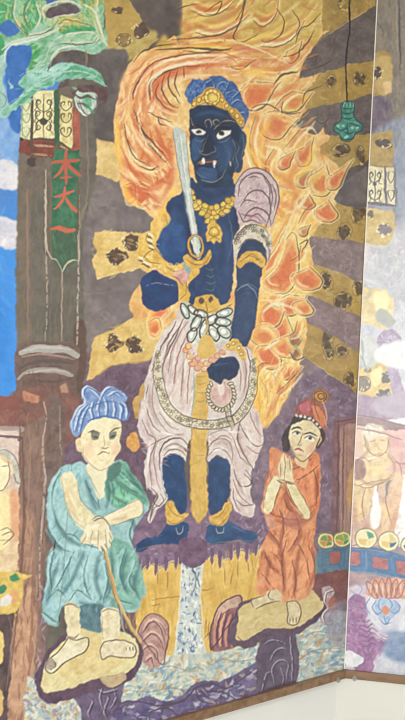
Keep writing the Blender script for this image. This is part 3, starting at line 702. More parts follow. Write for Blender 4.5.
for p_, w_, c_ in (("138,112 142,134 156,150 172,168", 2.2, "f2dcb2"), ("152,96 152,82 166,70 190,64 214,62", 2.6, "f0d9b4"), ("128,104 132,84 146,66 170,54", 2, "f0d8a4"), ("190,44 226,40 250,46 290,64", 2.4, "efd6a0"), ("262,72 290,70 310,50", 2.2, "f0d8a6"),
                   ("258,270 272,256 286,230 296,206", 2, "f5e2b0"), ("260,300 280,300 298,290", 2, "f5e2b4"), ("300,130 312,128 318,136", 2, "f0dcae"), ("250,150 262,164 276,170", 2.5, "efc46a")):
    line(p_, w_, c_, .7, dry=.15)
# ---- the blue guardian figure
BLUE = "2a3658 303f66 25304e"
part('painted_guardian')
# neck, torso
fill("190,178 196,182 212,186 233,178 238,190 240,215 236,240 234,262 232,290 228,300 222,297 216,304 196,306 186,300 178,270 166,262 160,250 157,241 165,232 171,219 167,212 167,207 171,199 181,192", "2e3b5e 374568 28334f", 9)
fill("165,226 178,222 186,236 184,258 176,263 165,259 158,250 157,241", "30487a 385284 2b406c", 7, f=1.2, nid=True)
fill("200,210 232,212 234,250 228,285 210,270 198,240", "2f3d62 364770 293556", 9, f=3, nid=True)
line("184,205 190,225 196,246", 2, "566a92", .5); line("226,210 231,226 232,240 228,262", 1, "7f8494", .45)
line("206,256 212,268 214,280 212,292", 1.2, "54665c", .6)
for y_ in range(258, 296, 6):
    line([(206, y_), (210, y_ + 3), (214, y_ + 1)], 1.1, "4b5a52", .7)
soft(("176,204 170,226 164,244", "206,216 204,240 206,256", "222,222 228,250 226,280"), 5, "46598a", .45, 2)
soft(("186,220 190,246 186,262", "232,196 236,212 234,230", "200,190 214,196 228,190"), 5, "1f2742", .55, 2)
part('painted_guardian/forearm')
fill("141,290 140,282 147,274 157,271 168,277 178,284 180,300 167,308 157,311 146,308 142,300", "233660 2a3f6c 1f2e54", 8)
line("145,287 150,284 160,283 176,286", 1.1, "7e8ba4", .8, dry=.4)
part('painted_guardian/raised_hand')
fill("190,268 200,262 211,260 216,272 217,290 210,297 196,298 190,294 188,280", "2e3b60 36466c 293452", 6)
line("205,258 212,270 215,284 210,296", 1.6, "445468", .6)
for y_ in (270, 277, 284, 291):
    line([(206, y_ - 2), (211, y_), (215, y_ - 2)], 1.1, "5a6a62", .8)
fill("217,286 224,294 228,299 225,304 217,303 212,296", "2b3a5e 33446a", 5, nid=True)
part('painted_guardian/lowered_hand')
fill("202,368 214,362 225,353 232,350 239,357 238,370 232,382 226,379 221,385 214,381 208,380", "27304a 2e3a58 222a42", 6)
line("226,354 232,357 236,364", 1, "6b7484", .6); line("210,368 220,372 228,368", 1, "4a566e", .6); line("215,372 214,382", .9, "1c2438", .7); line("222,374 222,383", .9, "1c2438", .7)
# head
part('painted_guardian/face')
fill("191,110 202,105 220,106 234,114 241,128 242,140 238,160 234,176 230,186 214,188 200,186 196,178 193,165 190,148 190,128", "263047 2e3b53 212a3e", 7)
fill("194,112 226,112 234,126 214,124 196,124", "262f44 2c374e", 5, f=1.5, nid=True)
fill("192,140 202,140 200,156 193,160", "34486a 3a4f74", 5, f=1.5, nid=True)
fill("218,142 234,140 234,160 222,172 216,160", "304060 36486a", 6, f=2, nid=True)
fill("205,136 212,136 214,152 203,152", "222a3e 1e2638", 4, f=1.2, nid=True)
fill("198,168 214,168 216,180 202,182", "33456a 3a4e76", 5, f=1.5, nid=True)
part('painted_guardian/ear')
fill("240,132 245,134 246,146 243,160 242,170 237,173 234,166 236,150", "2c3a56 34445f", 5)
line("236,142 239,148 236,156 238,166 234,170", 1, "7a7a70", .7); line("242,134 244,146 241,160", 1, "8d7f66", .6)
part('painted_guardian/face')
for p_, w_, c_ in (("191,118 194,126 200,128 205,130", 1, "9a8d70"), ("207,127 205,122 209,119 212,124 211,127", 1, "b09c74"), ("215,125 213,121 217,119 219,122", 1, "b09c74"), ("214,129 220,123 228,120 236,122", 1.1, "a8946c"), ("192,127 198,125 205,129", 1.8, "161a26"),
                   ("215,131 220,127 229,127 233,126", 2, "161a26"), ("208,135 204,145 203,151 199,151 198,147", .9, "7a7466"), ("199,152 206,155 214,152", 1, "7f786a"), ("214,146 216,151 212,153", .9, "7a7466"),
                   ("197,163 201,158 208,158 214,160 220,158", 1.3, "171b28"), ("198,166 206,166 216,167", 1, "1b2130"), ("201,180 212,182 222,177 225,170", .9, "8f8a74"), ("232,140 236,148 233,160", .9, "8b8266"), ("225,150 230,156 226,166", .8, "5a6478"), ("195,140 200,142 206,138", .8, "6d7484"), ("217,142 224,142 231,137", .8, "6d7484"), ("195,170 200,176 206,178", .8, "6a7080")):
    line(p_, w_, c_, .85)
part('painted_guardian/eye')
fill("192,130 199,128 206,132 203,136 197,136", "e6e2d6 dcd8ce", 3)
part('painted_guardian/eye ')
fill("216,136 220,130 231,130 227,136 220,139", "e8e4d8 dedace", 3)
part('painted_guardian/face')
fill(ell(198.8, 132, 3, 2.6), "2c2622", 2, nid=True); fill(ell(221.2, 132.6, 2.9, 2.9), "2c2622", 2, nid=True)
line("192,129 199,127 206,131", 1.2, "12151e"); line("216,134 221,129 231,129", 1.2, "12151e"); line("197,137 203,137", .7, "12151e", .6)
soft(("208,136 207,144 208,152", "200,122 206,126", "218,124 228,122"), 4, "2a2a2c", .7, 1)
soft(("198,164 204,162 210,160 216,161 220,164",), 3, "5a3c34", .8, .6); line("197,164 202,161 208,162 215,160", 1.2, "b07848", .8); line("198,166 206,167 216,168 221,164", 1, "1b2130", .8)
fill("201.5,158 204,158 204.6,163 202.4,164", "efe2d6", 2, nid=True); fill("213,161 216.4,161 216,167 214.6,168.5", "f2e8de", 2, nid=True)
fill(ell(202, 163.5, 2, 1.2), "d8a088", 2, f=.4, nid=True, a=.7); fill(ell(215, 161, 2, 1.2), "d8a088", 2, f=.4, nid=True, a=.6); line("230,161 231,166", 1.8, "d6b48a", .9)
soft(("196,116 214,112 230,118", "194,142 196,154", "224,146 230,152 226,164", "202,174 214,176"), 4, "44587e", .55, 1.4)
soft(("212,140 222,146", "233,128 238,140 234,158"), 3, "1c2232", .5, 1)
part('painted_guardian/hair')
fill("185,93 188,84 196,79 203,80 209,77 219,76 229,80 238,87 242,98 242,102 248,109 247,118 245,124 241,130 238,120 230,106 222,96 213,90 204,94 196,98 192,106", "435c8e 4e6a9a 385080", 5)
for p_ in ("204,92 205,84 212,79", "216,88 222,82 230,84", "226,94 234,90 240,94", "232,104 238,100 244,106", "238,114 243,112 247,116", "209,78 214,84 213,90", "229,81 226,88 222,92", "240,90 234,96 230,100"):
    line(p_, 1.2, "9fb0cc", .75); line(np.array(pts(p_)) + 1.2, 1, "1f3260", .7)
dabs("186,92 192,82 206,80 204,92 194,98", "5878b4 2c4684 6f8cc0", 50, 4, 1.6, -60, 50, .7)
dabs("212,82 228,82 240,94 232,100 220,92", "5273ac 2f4a84 6a88b8", 30, 5, 1.4, 40, 40, .6)
part('painted_guardian/crown')
fill("191,104 194,98 203,93 206,88 213,87 220,90 223,95 229,104 239,112 244,122 242,127 234,118 228,111 219,107 206,102 199,105 192,110", "cfa243 dcb254 b98c36", 4)
for x_, y_, r_ in ((194, 104, 2.5), (199, 100, 2.6), (204, 98, 2.4), (222, 100, 2.4), (227, 106, 2.4), (232, 111, 2.3), (237, 116, 2.3), (241, 122, 2)):
    fill(ell(x_, y_, r_, r_), "e6c46a d9b050", 2, nid=True); ring(x_, y_, r_, r_, .9, "7d5c28", a=.8)
fill(ell(212.5, 97, 8, 8.5), "cda248 b98c38 e0bc62", 3, nid=True); ring(212.5, 97, 8, 8.5, 1, "7c5a26"); ring(212.5, 97.5, 5, 5.2, .9, "8a672c")
fill(ell(213, 97.5, 3, 3), "f0da6c e6cc58", 2, nid=True)
for i in range(10):
    t = i * .628
    fill(ell(212.5 + 6.4 * math.cos(t), 97 + 6.6 * math.sin(t), 1.3, 1.3), "ecd07a", 2, nid=True)
line("192,110 200,105 208,103 220,108 230,113 241,128", 1, "6b4d24", .7)
# necklace
part('painted_guardian/necklace')
for i, (x_, y_) in enumerate(((191, 193), (193, 198), (196, 203), (200, 207), (204, 210), (209, 212), (214, 213), (219, 211), (224, 209), (228, 206), (231, 203), (233, 199), (197, 209), (202, 213), (207, 216), (212, 218), (217, 217), (222, 213), (199, 203), (205, 206), (211, 208), (217, 207), (223, 204), (228, 201), (226, 211), (208, 221), (213, 222), (195, 206))):
    fill(ell(x_, y_, 3.3, 3.0, 0, 8, .2), ("dcb450 e6c565", "e4cc5c d6b648", "c99a3c d8ae4c")[i % 3], 2)
    ring(x_, y_, 3.1, 2.9, .9, "6a5020", a=.65)
fill("207,228 212,222 218,224 222,229 222,238 219,243 217,241 214,245 211,241 208,243 206,236", "d8ad46 e4c060 c6963a", 3)
ring(214, 232, 5, 4.5, .9, "8a6a2c"); fill(ell(214, 232, 2.6, 2.2), "e9cf74", 2, nid=True); line("209,240 214,237 220,240", .9, "8a6a2c", .8)
fill("233,172 236,174 240,176 237,182 234,184", "d9a84a e4b95c", 3)
# sleeve scarf on the far shoulder
part('painted_guardian/shoulder_scarf')
fill("234,205 235,190 236,182 240,174 251,169 266,171 276,182 279,197 276,212 272,228 266,224 244,224 240,228 237,216", "c9b0b0 d6c0bc bda2a4", 6)
dabs("238,185 262,174 276,196 268,218 240,214", "ddc8c4 b795a0 e4d6cc a98494", 70, 7, 1.8, -60, 40, .5)
for p_, w_ in (("238,196 241,182 250,174 262,174 270,184 272,198 270,212", 1.6), ("236,184 244,172 256,168 270,174 278,188 278,204 272,224", 1.4), ("244,200 252,191 262,191 269,200 270,214 266,226", 1.7), ("240,206 246,200 256,202", 1.1), ("244,218 250,210 258,208 268,214 271,226", 1.7), ("241,214 250,216 258,214 266,222", 1.3), ("248,178 254,176 260,178", 1), ("272,184 276,196 274,210", 1.1), ("238,212 244,222 252,220 262,224", 1.4), ("264,176 270,190 268,204", 1)):
    line(p_, w_, "604a48", .85)
line("246,222 254,216 262,222", 2, "a8606a", .6)
# sleeve gold of the raised arm
part('painted_guardian/sleeve')
fill("140,236 150,231 156,234 158,250 164,260 174,266 186,262 196,266 200,272 192,280 188,286 190,296 188,303 180,303 179,290 176,282 166,274 158,268 146,268 138,258", "dcb150 e5c066 cf9f42", 5)
dabs("142,238 156,238 162,262 186,266 190,284 170,272 146,264", "ecd07e c4923c e2b95a f0dca0", 70, 6, 1.6, 30, 50, .6)
for p_ in ("148,232 146,240 152,246", "150,240 158,252 166,262", "144,256 150,262 160,264", "166,266 176,272 184,268", "178,276 186,282 186,294", "188,268 184,276 178,280", "152,250 146,254 142,262", "180,300 186,294"):
    line(p_, 1, "7b5a2c", .75)
for x_, y_, d_ in ((150, 240, 1), (152, 246, 1), (150, 234, 1), (144, 262, 0), (148, 264, 0), (141, 258, 0)):
    line([(x_ - 3, y_ - 1), (x_, y_), (x_ + 3, y_ + 2)], 2, "e8e2cc", .9); line([(x_ - 3, y_ + 2), (x_, y_ + 3), (x_ + 2, y_ + 4)], 1.6, "4e4034", .9)
fill("174,272 184,270 190,276 184,284 176,280", "d9a79a e2b8a6 c48a84", 3, f=.6, nid=True); fill("184,262 192,266 190,274 184,270", "7f96a0 93a8ac", 3, f=.5, nid=True); line("172,276 178,279 183,286", 1.4, "8c4a44", .7)
# sword
part('painted_guardian/sword')
fill("173,131 176,127 181,128 186,136 188,160 190,185 195,218 201,252 200,258 196,258 192,238 186,206 180,176 176,152", "c3c9c0 d2d6cb b0b9b2", 5)
line("180,134 184,165 190,210 198,254", 2, "e2e4da", .8); line("173,132 178,165 187,212 196,256", .9, "77787a", .7); line("186,136 190,180 195,218 201,254", .9, "8a8474", .7); line("179,138 182,160 187,190", 1, "9faaa8", .7)
part('painted_guardian/sword_guard')
fill("183,256 188,254 194,260 202,260 207,254 210,250 212,256 208,263 200,268 191,268 185,263", "d5a648 e2ba5e c2923a", 4)
ring(196, 246, 7, 11, 2.2, "c99c44", -8); ring(196, 246, 8.2, 12, .8, "6d5226", -8, .7); ring(196, 246, 5.6, 9.6, .8, "6d5226", -8, .6)
line("185,258 194,264 204,264 211,254", 1, "8a6628", .8)
line("173,131 178,165 187,212 196,256", 1, "8b8d8c", .5); line("192,240 198,256", 3, "d6d8cc", .9)

# ---- lower body: legs first, then the skirt
part('painted_guardian/leg')
fill("162,462 168,456 178,455 184,459 185,480 188,500 186,512 178,516 168,512 164,490", "2b4069 334a74 253859", 6)
part('painted_guardian/leg ')
fill("208,462 216,457 226,459 230,470 229,490 227,506 220,514 210,512 207,490", "2b4069 334a74 253859", 6)
part('painted_guardian/foot')
fill("134,548 142,540 160,534 168,522 180,520 188,524 187,538 184,546 168,544 152,546 140,553", "2c4069 344a74 27375c", 6)
line("176,528 178,534 182,532 183,526", 1.1, "b5b4a8", .8); line("136,550 156,546 180,546", 1, "8a7a58", .5); line("150,540 164,534", .9, "6d83ac", .5)
part('painted_guardian/foot ')
fill("205,540 207,528 214,520 226,520 238,526 254,532 258,538 250,543 236,540 222,544 210,544", "344c74 3e587e 2e4268", 6)
line("216,528 218,533 223,532 224,527", 1.1, "b5b4a8", .8); line("232,526 246,532", 1, "7d90b0", .5); line("208,544 236,541 256,541", 1, "9a8a60", .5)
part('painted_guardian/anklet')
fill("166,503 170,500 176,506 180,514 188,512 187,518 180,524 172,525 166,522", "d8ac50 e4be66 c79a42", 4)
line("168,504 174,514 184,518", .9, "8a6a30", .8); line("167,520 176,524 186,518", .9, "8a6a30", .8)
part('painted_guardian/anklet ')
fill("228,500 223,508 216,514 210,515 209,521 216,526 226,524 230,516 231,506", "d6aa4e e2bc64 c59840", 4)
line("226,506 220,516 212,518", .9, "8a6a30", .8); line("210,522 220,525 229,516", .9, "8a6a30", .8)
part('painted_guardian/skirt')
fill("181,303 190,306 210,306 224,312 236,330 246,345 252,355 254,380 253,405 259,420 264,440 258,456 252,475 250,492 255,507 252,517 240,514 231,504 230,490 230,470 226,459 216,456 208,462 208,440 190,440 186,462 184,458 176,454 166,457 162,466 164,488 167,500 157,510 150,524 148,516 153,503 158,496 152,490 147,488 145,465 147,448 139,434 138,422 144,405 145,382 150,366 156,346 164,332 176,318", "d6c8c0 e0d6ce cab8b0", 7)
fill("160,350 180,318 196,330 196,372 190,420 170,406 162,390", "dccbc3 e6dad2 d0bbb2", 7, f=2, nid=True)
fill("142,400 152,396 154,440 162,450 160,490 150,488 147,448 139,430", "d6c2be e2d4d0 c8b0ae", 6, f=1.5, nid=True)
fill("234,330 246,346 253,360 252,404 240,396 240,360", "d8c4bc e2d2ca", 6, f=1.5, nid=True)
fill("232,426 254,408 262,440 250,470 250,512 234,508 232,470", "dccac2 e6d8d0 d0b8b0", 6, f=1.5, nid=True)
dabs("150,370 166,336 182,320 196,330 196,410 170,410 158,392", "e2d4cc b99a94 d9c2ba eae0d6", 70, 16, 2, 105, 10, .4)
dabs("142,400 166,412 186,430 206,430 232,430 254,414 260,440 230,455 186,450 150,470", "e4d6ce bb9c98 dcc6be ece2d8", 90, 12, 2, 20, 40, .4)
dark, red = "54423c", "9c6458"
for p_, w_, c_ in (("168,372 172,350 182,330 188,322", 1.3, red), ("174,384 178,356 188,332", 1.4, red), ("181,396 184,364 192,340", 1.4, red), ("187,404 189,372 194,352", 1.1, red), ("163,360 170,342 180,326", 1.2, dark), ("152,372 160,350 172,330", 1.1, dark), ("176,322 168,338 164,344", 1.2, dark),
                   ("184,318 176,336 166,356 162,372", 1.6, "5f4d46"), ("158,376 164,352", 1, red), ("194,326 190,346", 1, "7fa8a0"),
                   ("148,384 146,404 152,424 160,432", 1.1, dark), ("154,380 152,402 158,420 168,432 180,434", 1.1, "97766e"), ("160,412 168,424 178,430", 1, red), ("142,420 148,434 156,440 150,460 152,486", 1.1, dark), ("158,440 154,456 157,480 161,490", 1.1, "97766e"), ("147,448 156,442 170,436 184,434", 1.1, red),
                   ("160,470 160,452 166,442 174,438 184,440 190,450", 1.4, dark), ("164,456 170,450 180,450 186,456", 1.4, "7a655c"), ("163,450 172,444 182,446 188,452", 1.2, "8a7266"), ("184,448 187,452", 2, "8c3f3c"),
                   ("208,448 216,440 226,440 232,448 232,464", 1.3, "97766e"), ("208,456 216,449 226,451 231,460", 1.4, "8a7266"), ("210,444 222,436 232,440", 1.2, red), ("208,436 222,430 232,436 236,448", 1, "9a8078"),
                   ("240,420 238,440 246,458 254,470", 1.5, dark), ("240,424 246,436 256,446 264,444", 1.2, dark), ("250,412 254,426 262,436", 1.1, red), ("234,440 240,456 250,466", 1.1, "8d6d66"), ("246,446 258,454 262,448", 1, red), ("234,470 240,486 252,482 246,470", 1.2, dark), ("233,480 240,496 252,506", 1.1, red), ("236,500 244,506 254,504", 1.1, "6a4c56"), ("244,474 254,484", 1, dark), ("240,512 234,500 233,488", 1.1, "7d5f5c"),
                   ("157,493 154,500 158,506 164,500 160,494", 1.1, dark), ("150,520 154,508 160,506", 1.2, "7d5f5c"), ("151,488 158,496 152,508 150,522", 1.2, dark), ("162,488 166,496 162,504", 1, "8f9098"),
                   ("246,348 250,362 249,384 244,404", 1.2, dark), ("241,352 246,370 244,392", 1.1, red), ("238,362 241,378 240,392", 1.1, "97766e"), ("252,356 254,380 252,404", 1.2, "6a5a50")):
    line(p_, w_, c_, .85)
line("145,470 147,490", 1.6, "e9dfd6", .7); line("160,462 163,488", 1.5, "9ea6ae", .6); line("196,390 192,412 190,420", 1.6, "7fb3a4", .7)
soft(("170,340 164,360 162,380", "180,330 174,352 170,384", "188,336 184,360 182,396", "150,384 150,404 158,426", "146,410 150,430 160,442", "154,446 150,468 154,486", "242,360 246,384 240,402", "238,420 240,444 250,464", "256,412 258,430", "212,446 224,442 232,452", "164,452 174,444 186,450", "236,476 244,492 252,500"), 2.6, "9a7a74", .5, 1)
soft(("166,346 160,368", "176,344 172,372", "186,352 184,380", "146,396 146,412", "150,442 148,470", "162,432 178,436", "250,368 248,392", "246,426 252,446", "226,432 240,432", "240,480 248,498", "168,448 180,446", "212,452 224,448", "158,396 166,416 180,428"), 2.4, "f2ebe2", .75, .8)
# apron sash
part('painted_guardian/sash')
fill("196,374 203,371 210,374 209,390 207,417 207,470 208,508 204,518 198,524 193,516 191,500 190,470 192,417 194,392", "d5ad5a ddb866 caa04c", 6)
line("192,420 190,468 192,512", 1, "9a7a40", .6); line("208,420 208,470 208,508", 1, "9a7a40", .5)
for y_ in (376, 383, 392, 401, 455):
    line([(196, y_), (200, y_ + 1), (206, y_)], .8, "8f7040", .55)
dabs("193,430 206,430 206,505 198,518 192,505", "e2c076 c69c4a d9b464", 40, 12, 1.6, 90, 8, .4)
line("194,372 194,392 192,412", 1.6, "78ac9e", .7); line("192,514 198,523 205,516", .9, "94743e", .7)
# beaded girdle
part('painted_guardian/girdle')
gird = spl(pts("158,352 158,370 161,390 167,406 178,417 192,423 206,425 220,424 233,420 245,408 252,390 254,370 253,358"), False, 1.0)
line("158,352 158,370 161,390 167,406 178,417 192,423 206,425 220,424 233,420 245,408 252,390 254,370 253,358", 9, "d8cdb2", 1, (.5, .4), nid=False)
for i in range(230):
    k = RNG.randrange(len(gird) - 1); d = gird[k + 1] - gird[k]; n_ = np.array([-d[1], d[0]]) / (np.hypot(*d) + 1e-6)
    c_ = gird[k] + n_ * RNG.uniform(-3.6, 3.6)
    if k < 20 or k > len(gird) - 20: c_ = gird[k] + n_ * RNG.uniform(-2, 2)
    ring(c_[0], c_[1], RNG.uniform(.9, 1.6), RNG.uniform(.9, 1.4), .7, "7a6a50", a=.75)
    if i % 3 == 0: fill(ell(c_[0], c_[1], .9, .9), "efe8d2", 2, nid=True)
for sgn in (-4.6, 4.6):
    q_ = gird[12:-8:4].copy(); d = np.gradient(q_, axis=0); n_ = np.stack([-d[:, 1], d[:, 0]], 1) / (np.hypot(d[:, 0], d[:, 1])[:, None] + 1e-6)
    line(q_ + n_ * sgn, 1.1, "54463c", .8)
# loop of rope held in the lowered hand
part('painted_guardian/rope_loop')
fill(ell(221, 394, 16, 18), "d6cbb4 c7b99e", 3)
fill(ell(221, 393, 10, 13), "cfaaa0 dcbeb4 c09488", 4, f=.8, nid=True); fill(ell(221, 388, 4, 8), "e6d6cc", 4, f=1.5, nid=True)
for i in range(26):
    t = i * 2 * math.pi / 26
    if -2.3 < t - 2 * math.pi < -.9: continue
    x_, y_ = 221 + 13.4 * math.cos(t), 394 + 15.6 * math.sin(t)
    ring(x_, y_, 2.6, 1.6, 1, "5c4c40", math.degrees(t) + 40, .85)
line("226,408 228,418 232,426 231,430", 5, "b9ab90", .95); line("225,410 227,420 231,428", 1, "5c4c40"); line("230,408 232,418 235,426", 1, "5c4c40")
for y_ in (412, 417, 422): line([(225, y_ + 1), (229, y_ - 1), (232, y_)], 1, "5c4c40", .8)
part('painted_guardian/lowered_hand')
fill("208,366 222,358 236,358 238,370 232,380 226,378 221,384 214,380 209,378", "27304a 2e3a58 222a42", 5)
line("213,368 213,380", .9, "1b2236", .8); line("219,370 220,382", .9, "1b2236", .8); line("226,368 227,377", .9, "1b2236", .8); line("211,366 220,364 230,364", .9, "56627c", .7)
part('painted_guardian/arm')
fill("237,247 243,240 253,238 265,246 267,262 264,266 262,275 258,296 254,328 246,347 238,343 230,339 234,310 236,288 237,268", "2f3a5a 384566 2a344e", 8)
fill("240,290 256,290 252,326 244,342 234,336 238,310", "384464 404d6c 323d5a", 7, f=2, nid=True)
line("237,291 246,285 255,292 257,298", 1.3, "8a93a6", .75); line("238,294 248,290 256,297", 1, "1f2a44", .7); line("240,286 250,284 258,290", .9, "8a93a6", .5)
part('painted_guardian/arm_guard')
fill("233,240 236,232 244,224 258,224 269,231 272,243 270,254 268,258 265,247 259,241 252,239 244,241 239,247 236,258 233,252", "d3c9b4 dfd6c4 c2b6a0", 3)
for i in range(70):
    t = RNG.uniform(-3.05, -.05); r_ = RNG.uniform(.72, 1)
    x_, y_ = 252 + 19 * r_ * math.cos(t), 247 + 22 * r_ * math.sin(t)
    ring(x_, y_, 1.3, 1.2, .7, "6b5a4a", a=.65)
line("234,242 240,231 250,225 262,226 270,236", 1, "594838", .8); line("238,248 244,241 252,239 262,244 267,254", 1.2, "594838", .8); line("233,240 234,256 236,266", 1.2, "d8d0c0", .8)
line("268,246 270,254 268,262", 2, "8a6a90", .7)
part('painted_guardian/armlet')
fill("237,262 242,254 252,251 262,254 266,262 262,268 256,263 248,262 240,268", "d9ab4e e4bd62 c9983e", 4)
for p_ in ("240,262 250,256 262,262", "246,258 252,254 258,258"): line(p_, .9, "8a6630", .8)
line("256,260 260,258", 1, "6a4c24", .8)
part('painted_guardian/bracelet')
fill("224,346 230,340 237,339 243,346 247,356 244,362 240,357 234,350 228,350", "d9b056 e6c26c c99c44", 3)
for x_, y_ in ((229, 345), (234, 343), (239, 348), (242, 354)): ring(x_, y_, 1.8, 1.8, .8, "8a6a34", a=.8); fill(ell(x_, y_, .9, .9), "efdca0", 2, nid=True)
# belt ornament and white bow
part('painted_guardian/belt_clasp')
fill("196,298 204,295 214,296 220,302 218,310 212,316 206,318 198,314 194,306", "d4a748 e0b95c c2943c", 4)
fill(ell(201, 301, 3, 3), "6a4c38 5a4030", 2, nid=True); fill(ell(210, 300, 2.6, 3.2), "6a4c38 5a4030", 2, nid=True); line("205,302 207,310 204,316", 1, "8a6830"); line("197,310 205,313 214,310", 1, "8a6830", .8)
line("219,308 226,305 232,302", 3, "e0c055", .9); line("220,309 227,307 232,304", 1, "4c4a40", .8)
part('painted_guardian/bow')
fill("181,304 188,303 196,309 204,312 212,314 224,307 233,311 230,322 232,336 224,342 214,342 208,348 202,344 192,344 188,334 190,322 184,318", "ccd0c4 dcded2 b8bfb2", 3)
for e_ in ((185, 311, 3.4, 8, -22), (193, 310, 3, 6, -50), (201, 314, 7, 3.6, 20), (196, 323, 4.2, 8.5, 25), (204, 329, 3.8, 9.5, 14), (192, 335, 4.2, 8, 24), (212, 320, 6.5, 4, -42), (224, 313, 8.5, 4, -18), (223, 322, 8, 4.2, 8), (224, 332, 7.6, 5, 30), (214, 333, 4.4, 8.5, -26), (208, 341, 3, 6, 0)):
    ring(e_[0], e_[1], e_[2], e_[3], 1.7, "453f3a", e_[4], .9); ring(e_[0], e_[1], e_[2] * .5, e_[3] * .6, .8, "8a8a80", e_[4], .6)
    fill(ell(e_[0] - .6, e_[1], e_[2] * .4, e_[3] * .5, e_[4]), "eceee4", 2, nid=True, f=.4)
line("206,318 208,326 206,334", 2, "d9ae52", .8)
part('painted_guardian/apron')
fill("200,340 206,334 212,338 215,350 210,358 200,358 197,350", "d5ad56 dfba66", 4)
part('painted_guardian/frill')
for i, (x_, y_) in enumerate(((186, 350), (190, 356), (195, 361), (201, 364), (207, 363), (212, 360), (217, 356), (188, 346), (198, 358), (192, 364), (204, 369), (197, 368), (222, 352))):
    fill(ell(x_, y_, 3.6, 3, 0, 9, .2), ("e6b080 dc9a68", "eac89a dbae78", "d99a80 e0b0a0")[i % 3], 2); ring(x_, y_, 3.2, 2.8, .9, "a86a44", a=.7, a0=20, a1=280)
# ---- golden cliff, waterfall and pool
part('painted_cliff')
fill("136,590 140,572 150,564 160,568 172,562 184,566 194,558 204,562 214,556 226,560 240,550 252,554 263,546 268,600 262,660 150,680 136,640", "deb75e e6c472 d2a850", 9, sm=False)
dabs("138,572 262,556 262,640 140,650", "e2be68 c4923c d8ac50 cfa044 b98a3a", 200, 16, 1.8, 90, 9, .4)
for p_ in ("152,600 164,598 176,597 190,594", "200,590 208,590 214,588", "158,570 158,584", "224,570 226,586", "238,562 238,578", "168,572 167,590", "206,618 206,632", "209,622 208,640", "168,628 170,640", "152,606 160,604", "232,574 231,584", "248,560 249,572", "203,640 210,632"):
    line(p_, 1, "8a6630", .75)
line("137,588 141,572 150,563 160,567 173,561 184,565 195,557 205,561 214,555 226,559 240,549 253,553 263,545", 1.6, "ead9a4", .7, dry=.3)
for x_, y_, l_ in ((147, 562, 8), (156, 566, 10), (166, 564, 7), (176, 560, 9), (212, 556, 9), (220, 558, 11), (231, 553, 8), (238, 550, 10), (247, 551, 12), (256, 547, 9)):
    line([(x_, y_ - 6), (x_ + .5, y_), (x_, y_ + l_)], 4, "6c5066", .9, (1, .1))
    line([(x_ + 2.6, y_ - 2), (x_ + 1.5, y_ + l_ * .7), (x_, y_ + l_ + 1)], .9, "ecdcae", .7)
soft(("142,600 150,630", "172,590 170,620", "214,580 212,600", "250,575 252,600", "160,575 160,600"), 5, "c08a34", .4, 1.6)
part('painted_waterfall')
fill("181,564 190,560 202,560 203,580 200,610 203,640 206,664 172,668 176,640 179,610 181,585", "c9cfc8 dcdfd6 b5c0c0", 4)
dabs("183,566 200,564 199,610 202,655 178,658 182,610", "4f6c98 3f5a8a 6f8aac 8aa0b8", 95, 5, 1.7, 75, 40, .8)
dabs("183,566 200,564 199,610 202,655 178,658 182,610", "eef0ea e6e4d4 f2f0e6", 80, 6, 1.6, 80, 30, .7)
line("181,566 180,600 174,664", 1.6, "efe2c4", .7); line("203,564 201,600 206,660", 1.6, "e9d9b4", .7)
line("190,560 194,570 196,582 192,596", 1.2, "5a4a52", .7)
CUR = 0
fill("181,540 204,540 206,556 200,566 190,568 182,562", "6f5268 7a5f78 5f4456", 5, f=.5, nid=True)
part('painted_pool')
fill("28,676 60,690 100,678 140,662 150,652 172,656 206,654 236,646 262,640 300,625 346,610 350,690 250,720 100,760 20,760", "b4c0ba c8cec4 9eb0b0 d2ceb8", 5, sm=False)
fill("292,628 346,612 346,670 292,684", "a9b6b2 bac2ba 97a8aa c9c2ac", 5, f=.5, nid=True)
POOL = "28,676 60,692 110,680 150,656 206,658 262,642 346,615 346,672 250,700 100,740 30,740"
dabs(POOL, "7c98ae 5f83a8 8fa9b4 e2e0d0 eeeada c8a06c bc8c58 9ab4a8 d6ccaa 7ea4a4 e8e6da", 900, 8, 2.7, lambda x, y: -20 + 40 * math.sin(x * .09 + y * .05), 35, .62, .5)
dabs("28,684 76,690 76,735 30,735", "c98a58 8f86a8 dfd8c8 6f80a8 d8b480", 120, 6, 2.4, 20, 60, .7, .5)
for p_ in ("130,690 150,692 170,688 190,690 210,680", "206,668 222,660 240,662 262,656", "150,672 170,666 190,672", "300,640 316,632 336,634", "298,660 316,650 340,648"):
    line(p_, 1.2, "6b7a80", .5)
# ---- violet boulders along the foot
part('painted_boulder')
fill("108,760 112,712 122,702 136,700 150,696 166,702 182,696 192,686 204,680 218,682 232,676 250,666 262,662 266,720 200,745", "685878 74668a 5a4a68", 6)
dabs("115,712 150,700 190,692 220,684 262,668 262,700 180,740 115,740", "9a90b0 4a3c62 c4c0cc 4a5484 b8a488 7c6c94 d4d0d4 6a6090", 240, 9, 2.8, -15, 45, .6, .7)
for p_ in ("112,714 124,702 142,702 162,706 184,700 196,688 212,684 226,688 240,680 262,664", "150,712 166,708 178,716", "206,692 222,692 236,700", "196,688 200,700 214,704"):
    line(p_, 2, "50404e", .85)
part('painted_boulder ')
fill("262,638 293,630 296,684 262,694 256,672", "5d4a5c 695668 503f50", 6)
for p_ in ("264,644 272,640 286,644", "270,660 276,650 284,648 290,654", "274,684 272,668 280,660 288,664 286,680", "262,690 266,674 272,672", "280,668 284,676 282,684", "290,634 292,660 292,682"):
    line(p_, 1.3, "a8a0b0", .75, dry=.2); line(np.array(pts(p_)) + 1.4, 1.2, "3c2e3e", .7)
part('painted_boulder  ')
fill("72,690 100,680 112,678 124,676 122,700 110,720 104,760 78,760 82,720 78,704", "6a5870 766480 5c4a60", 6)
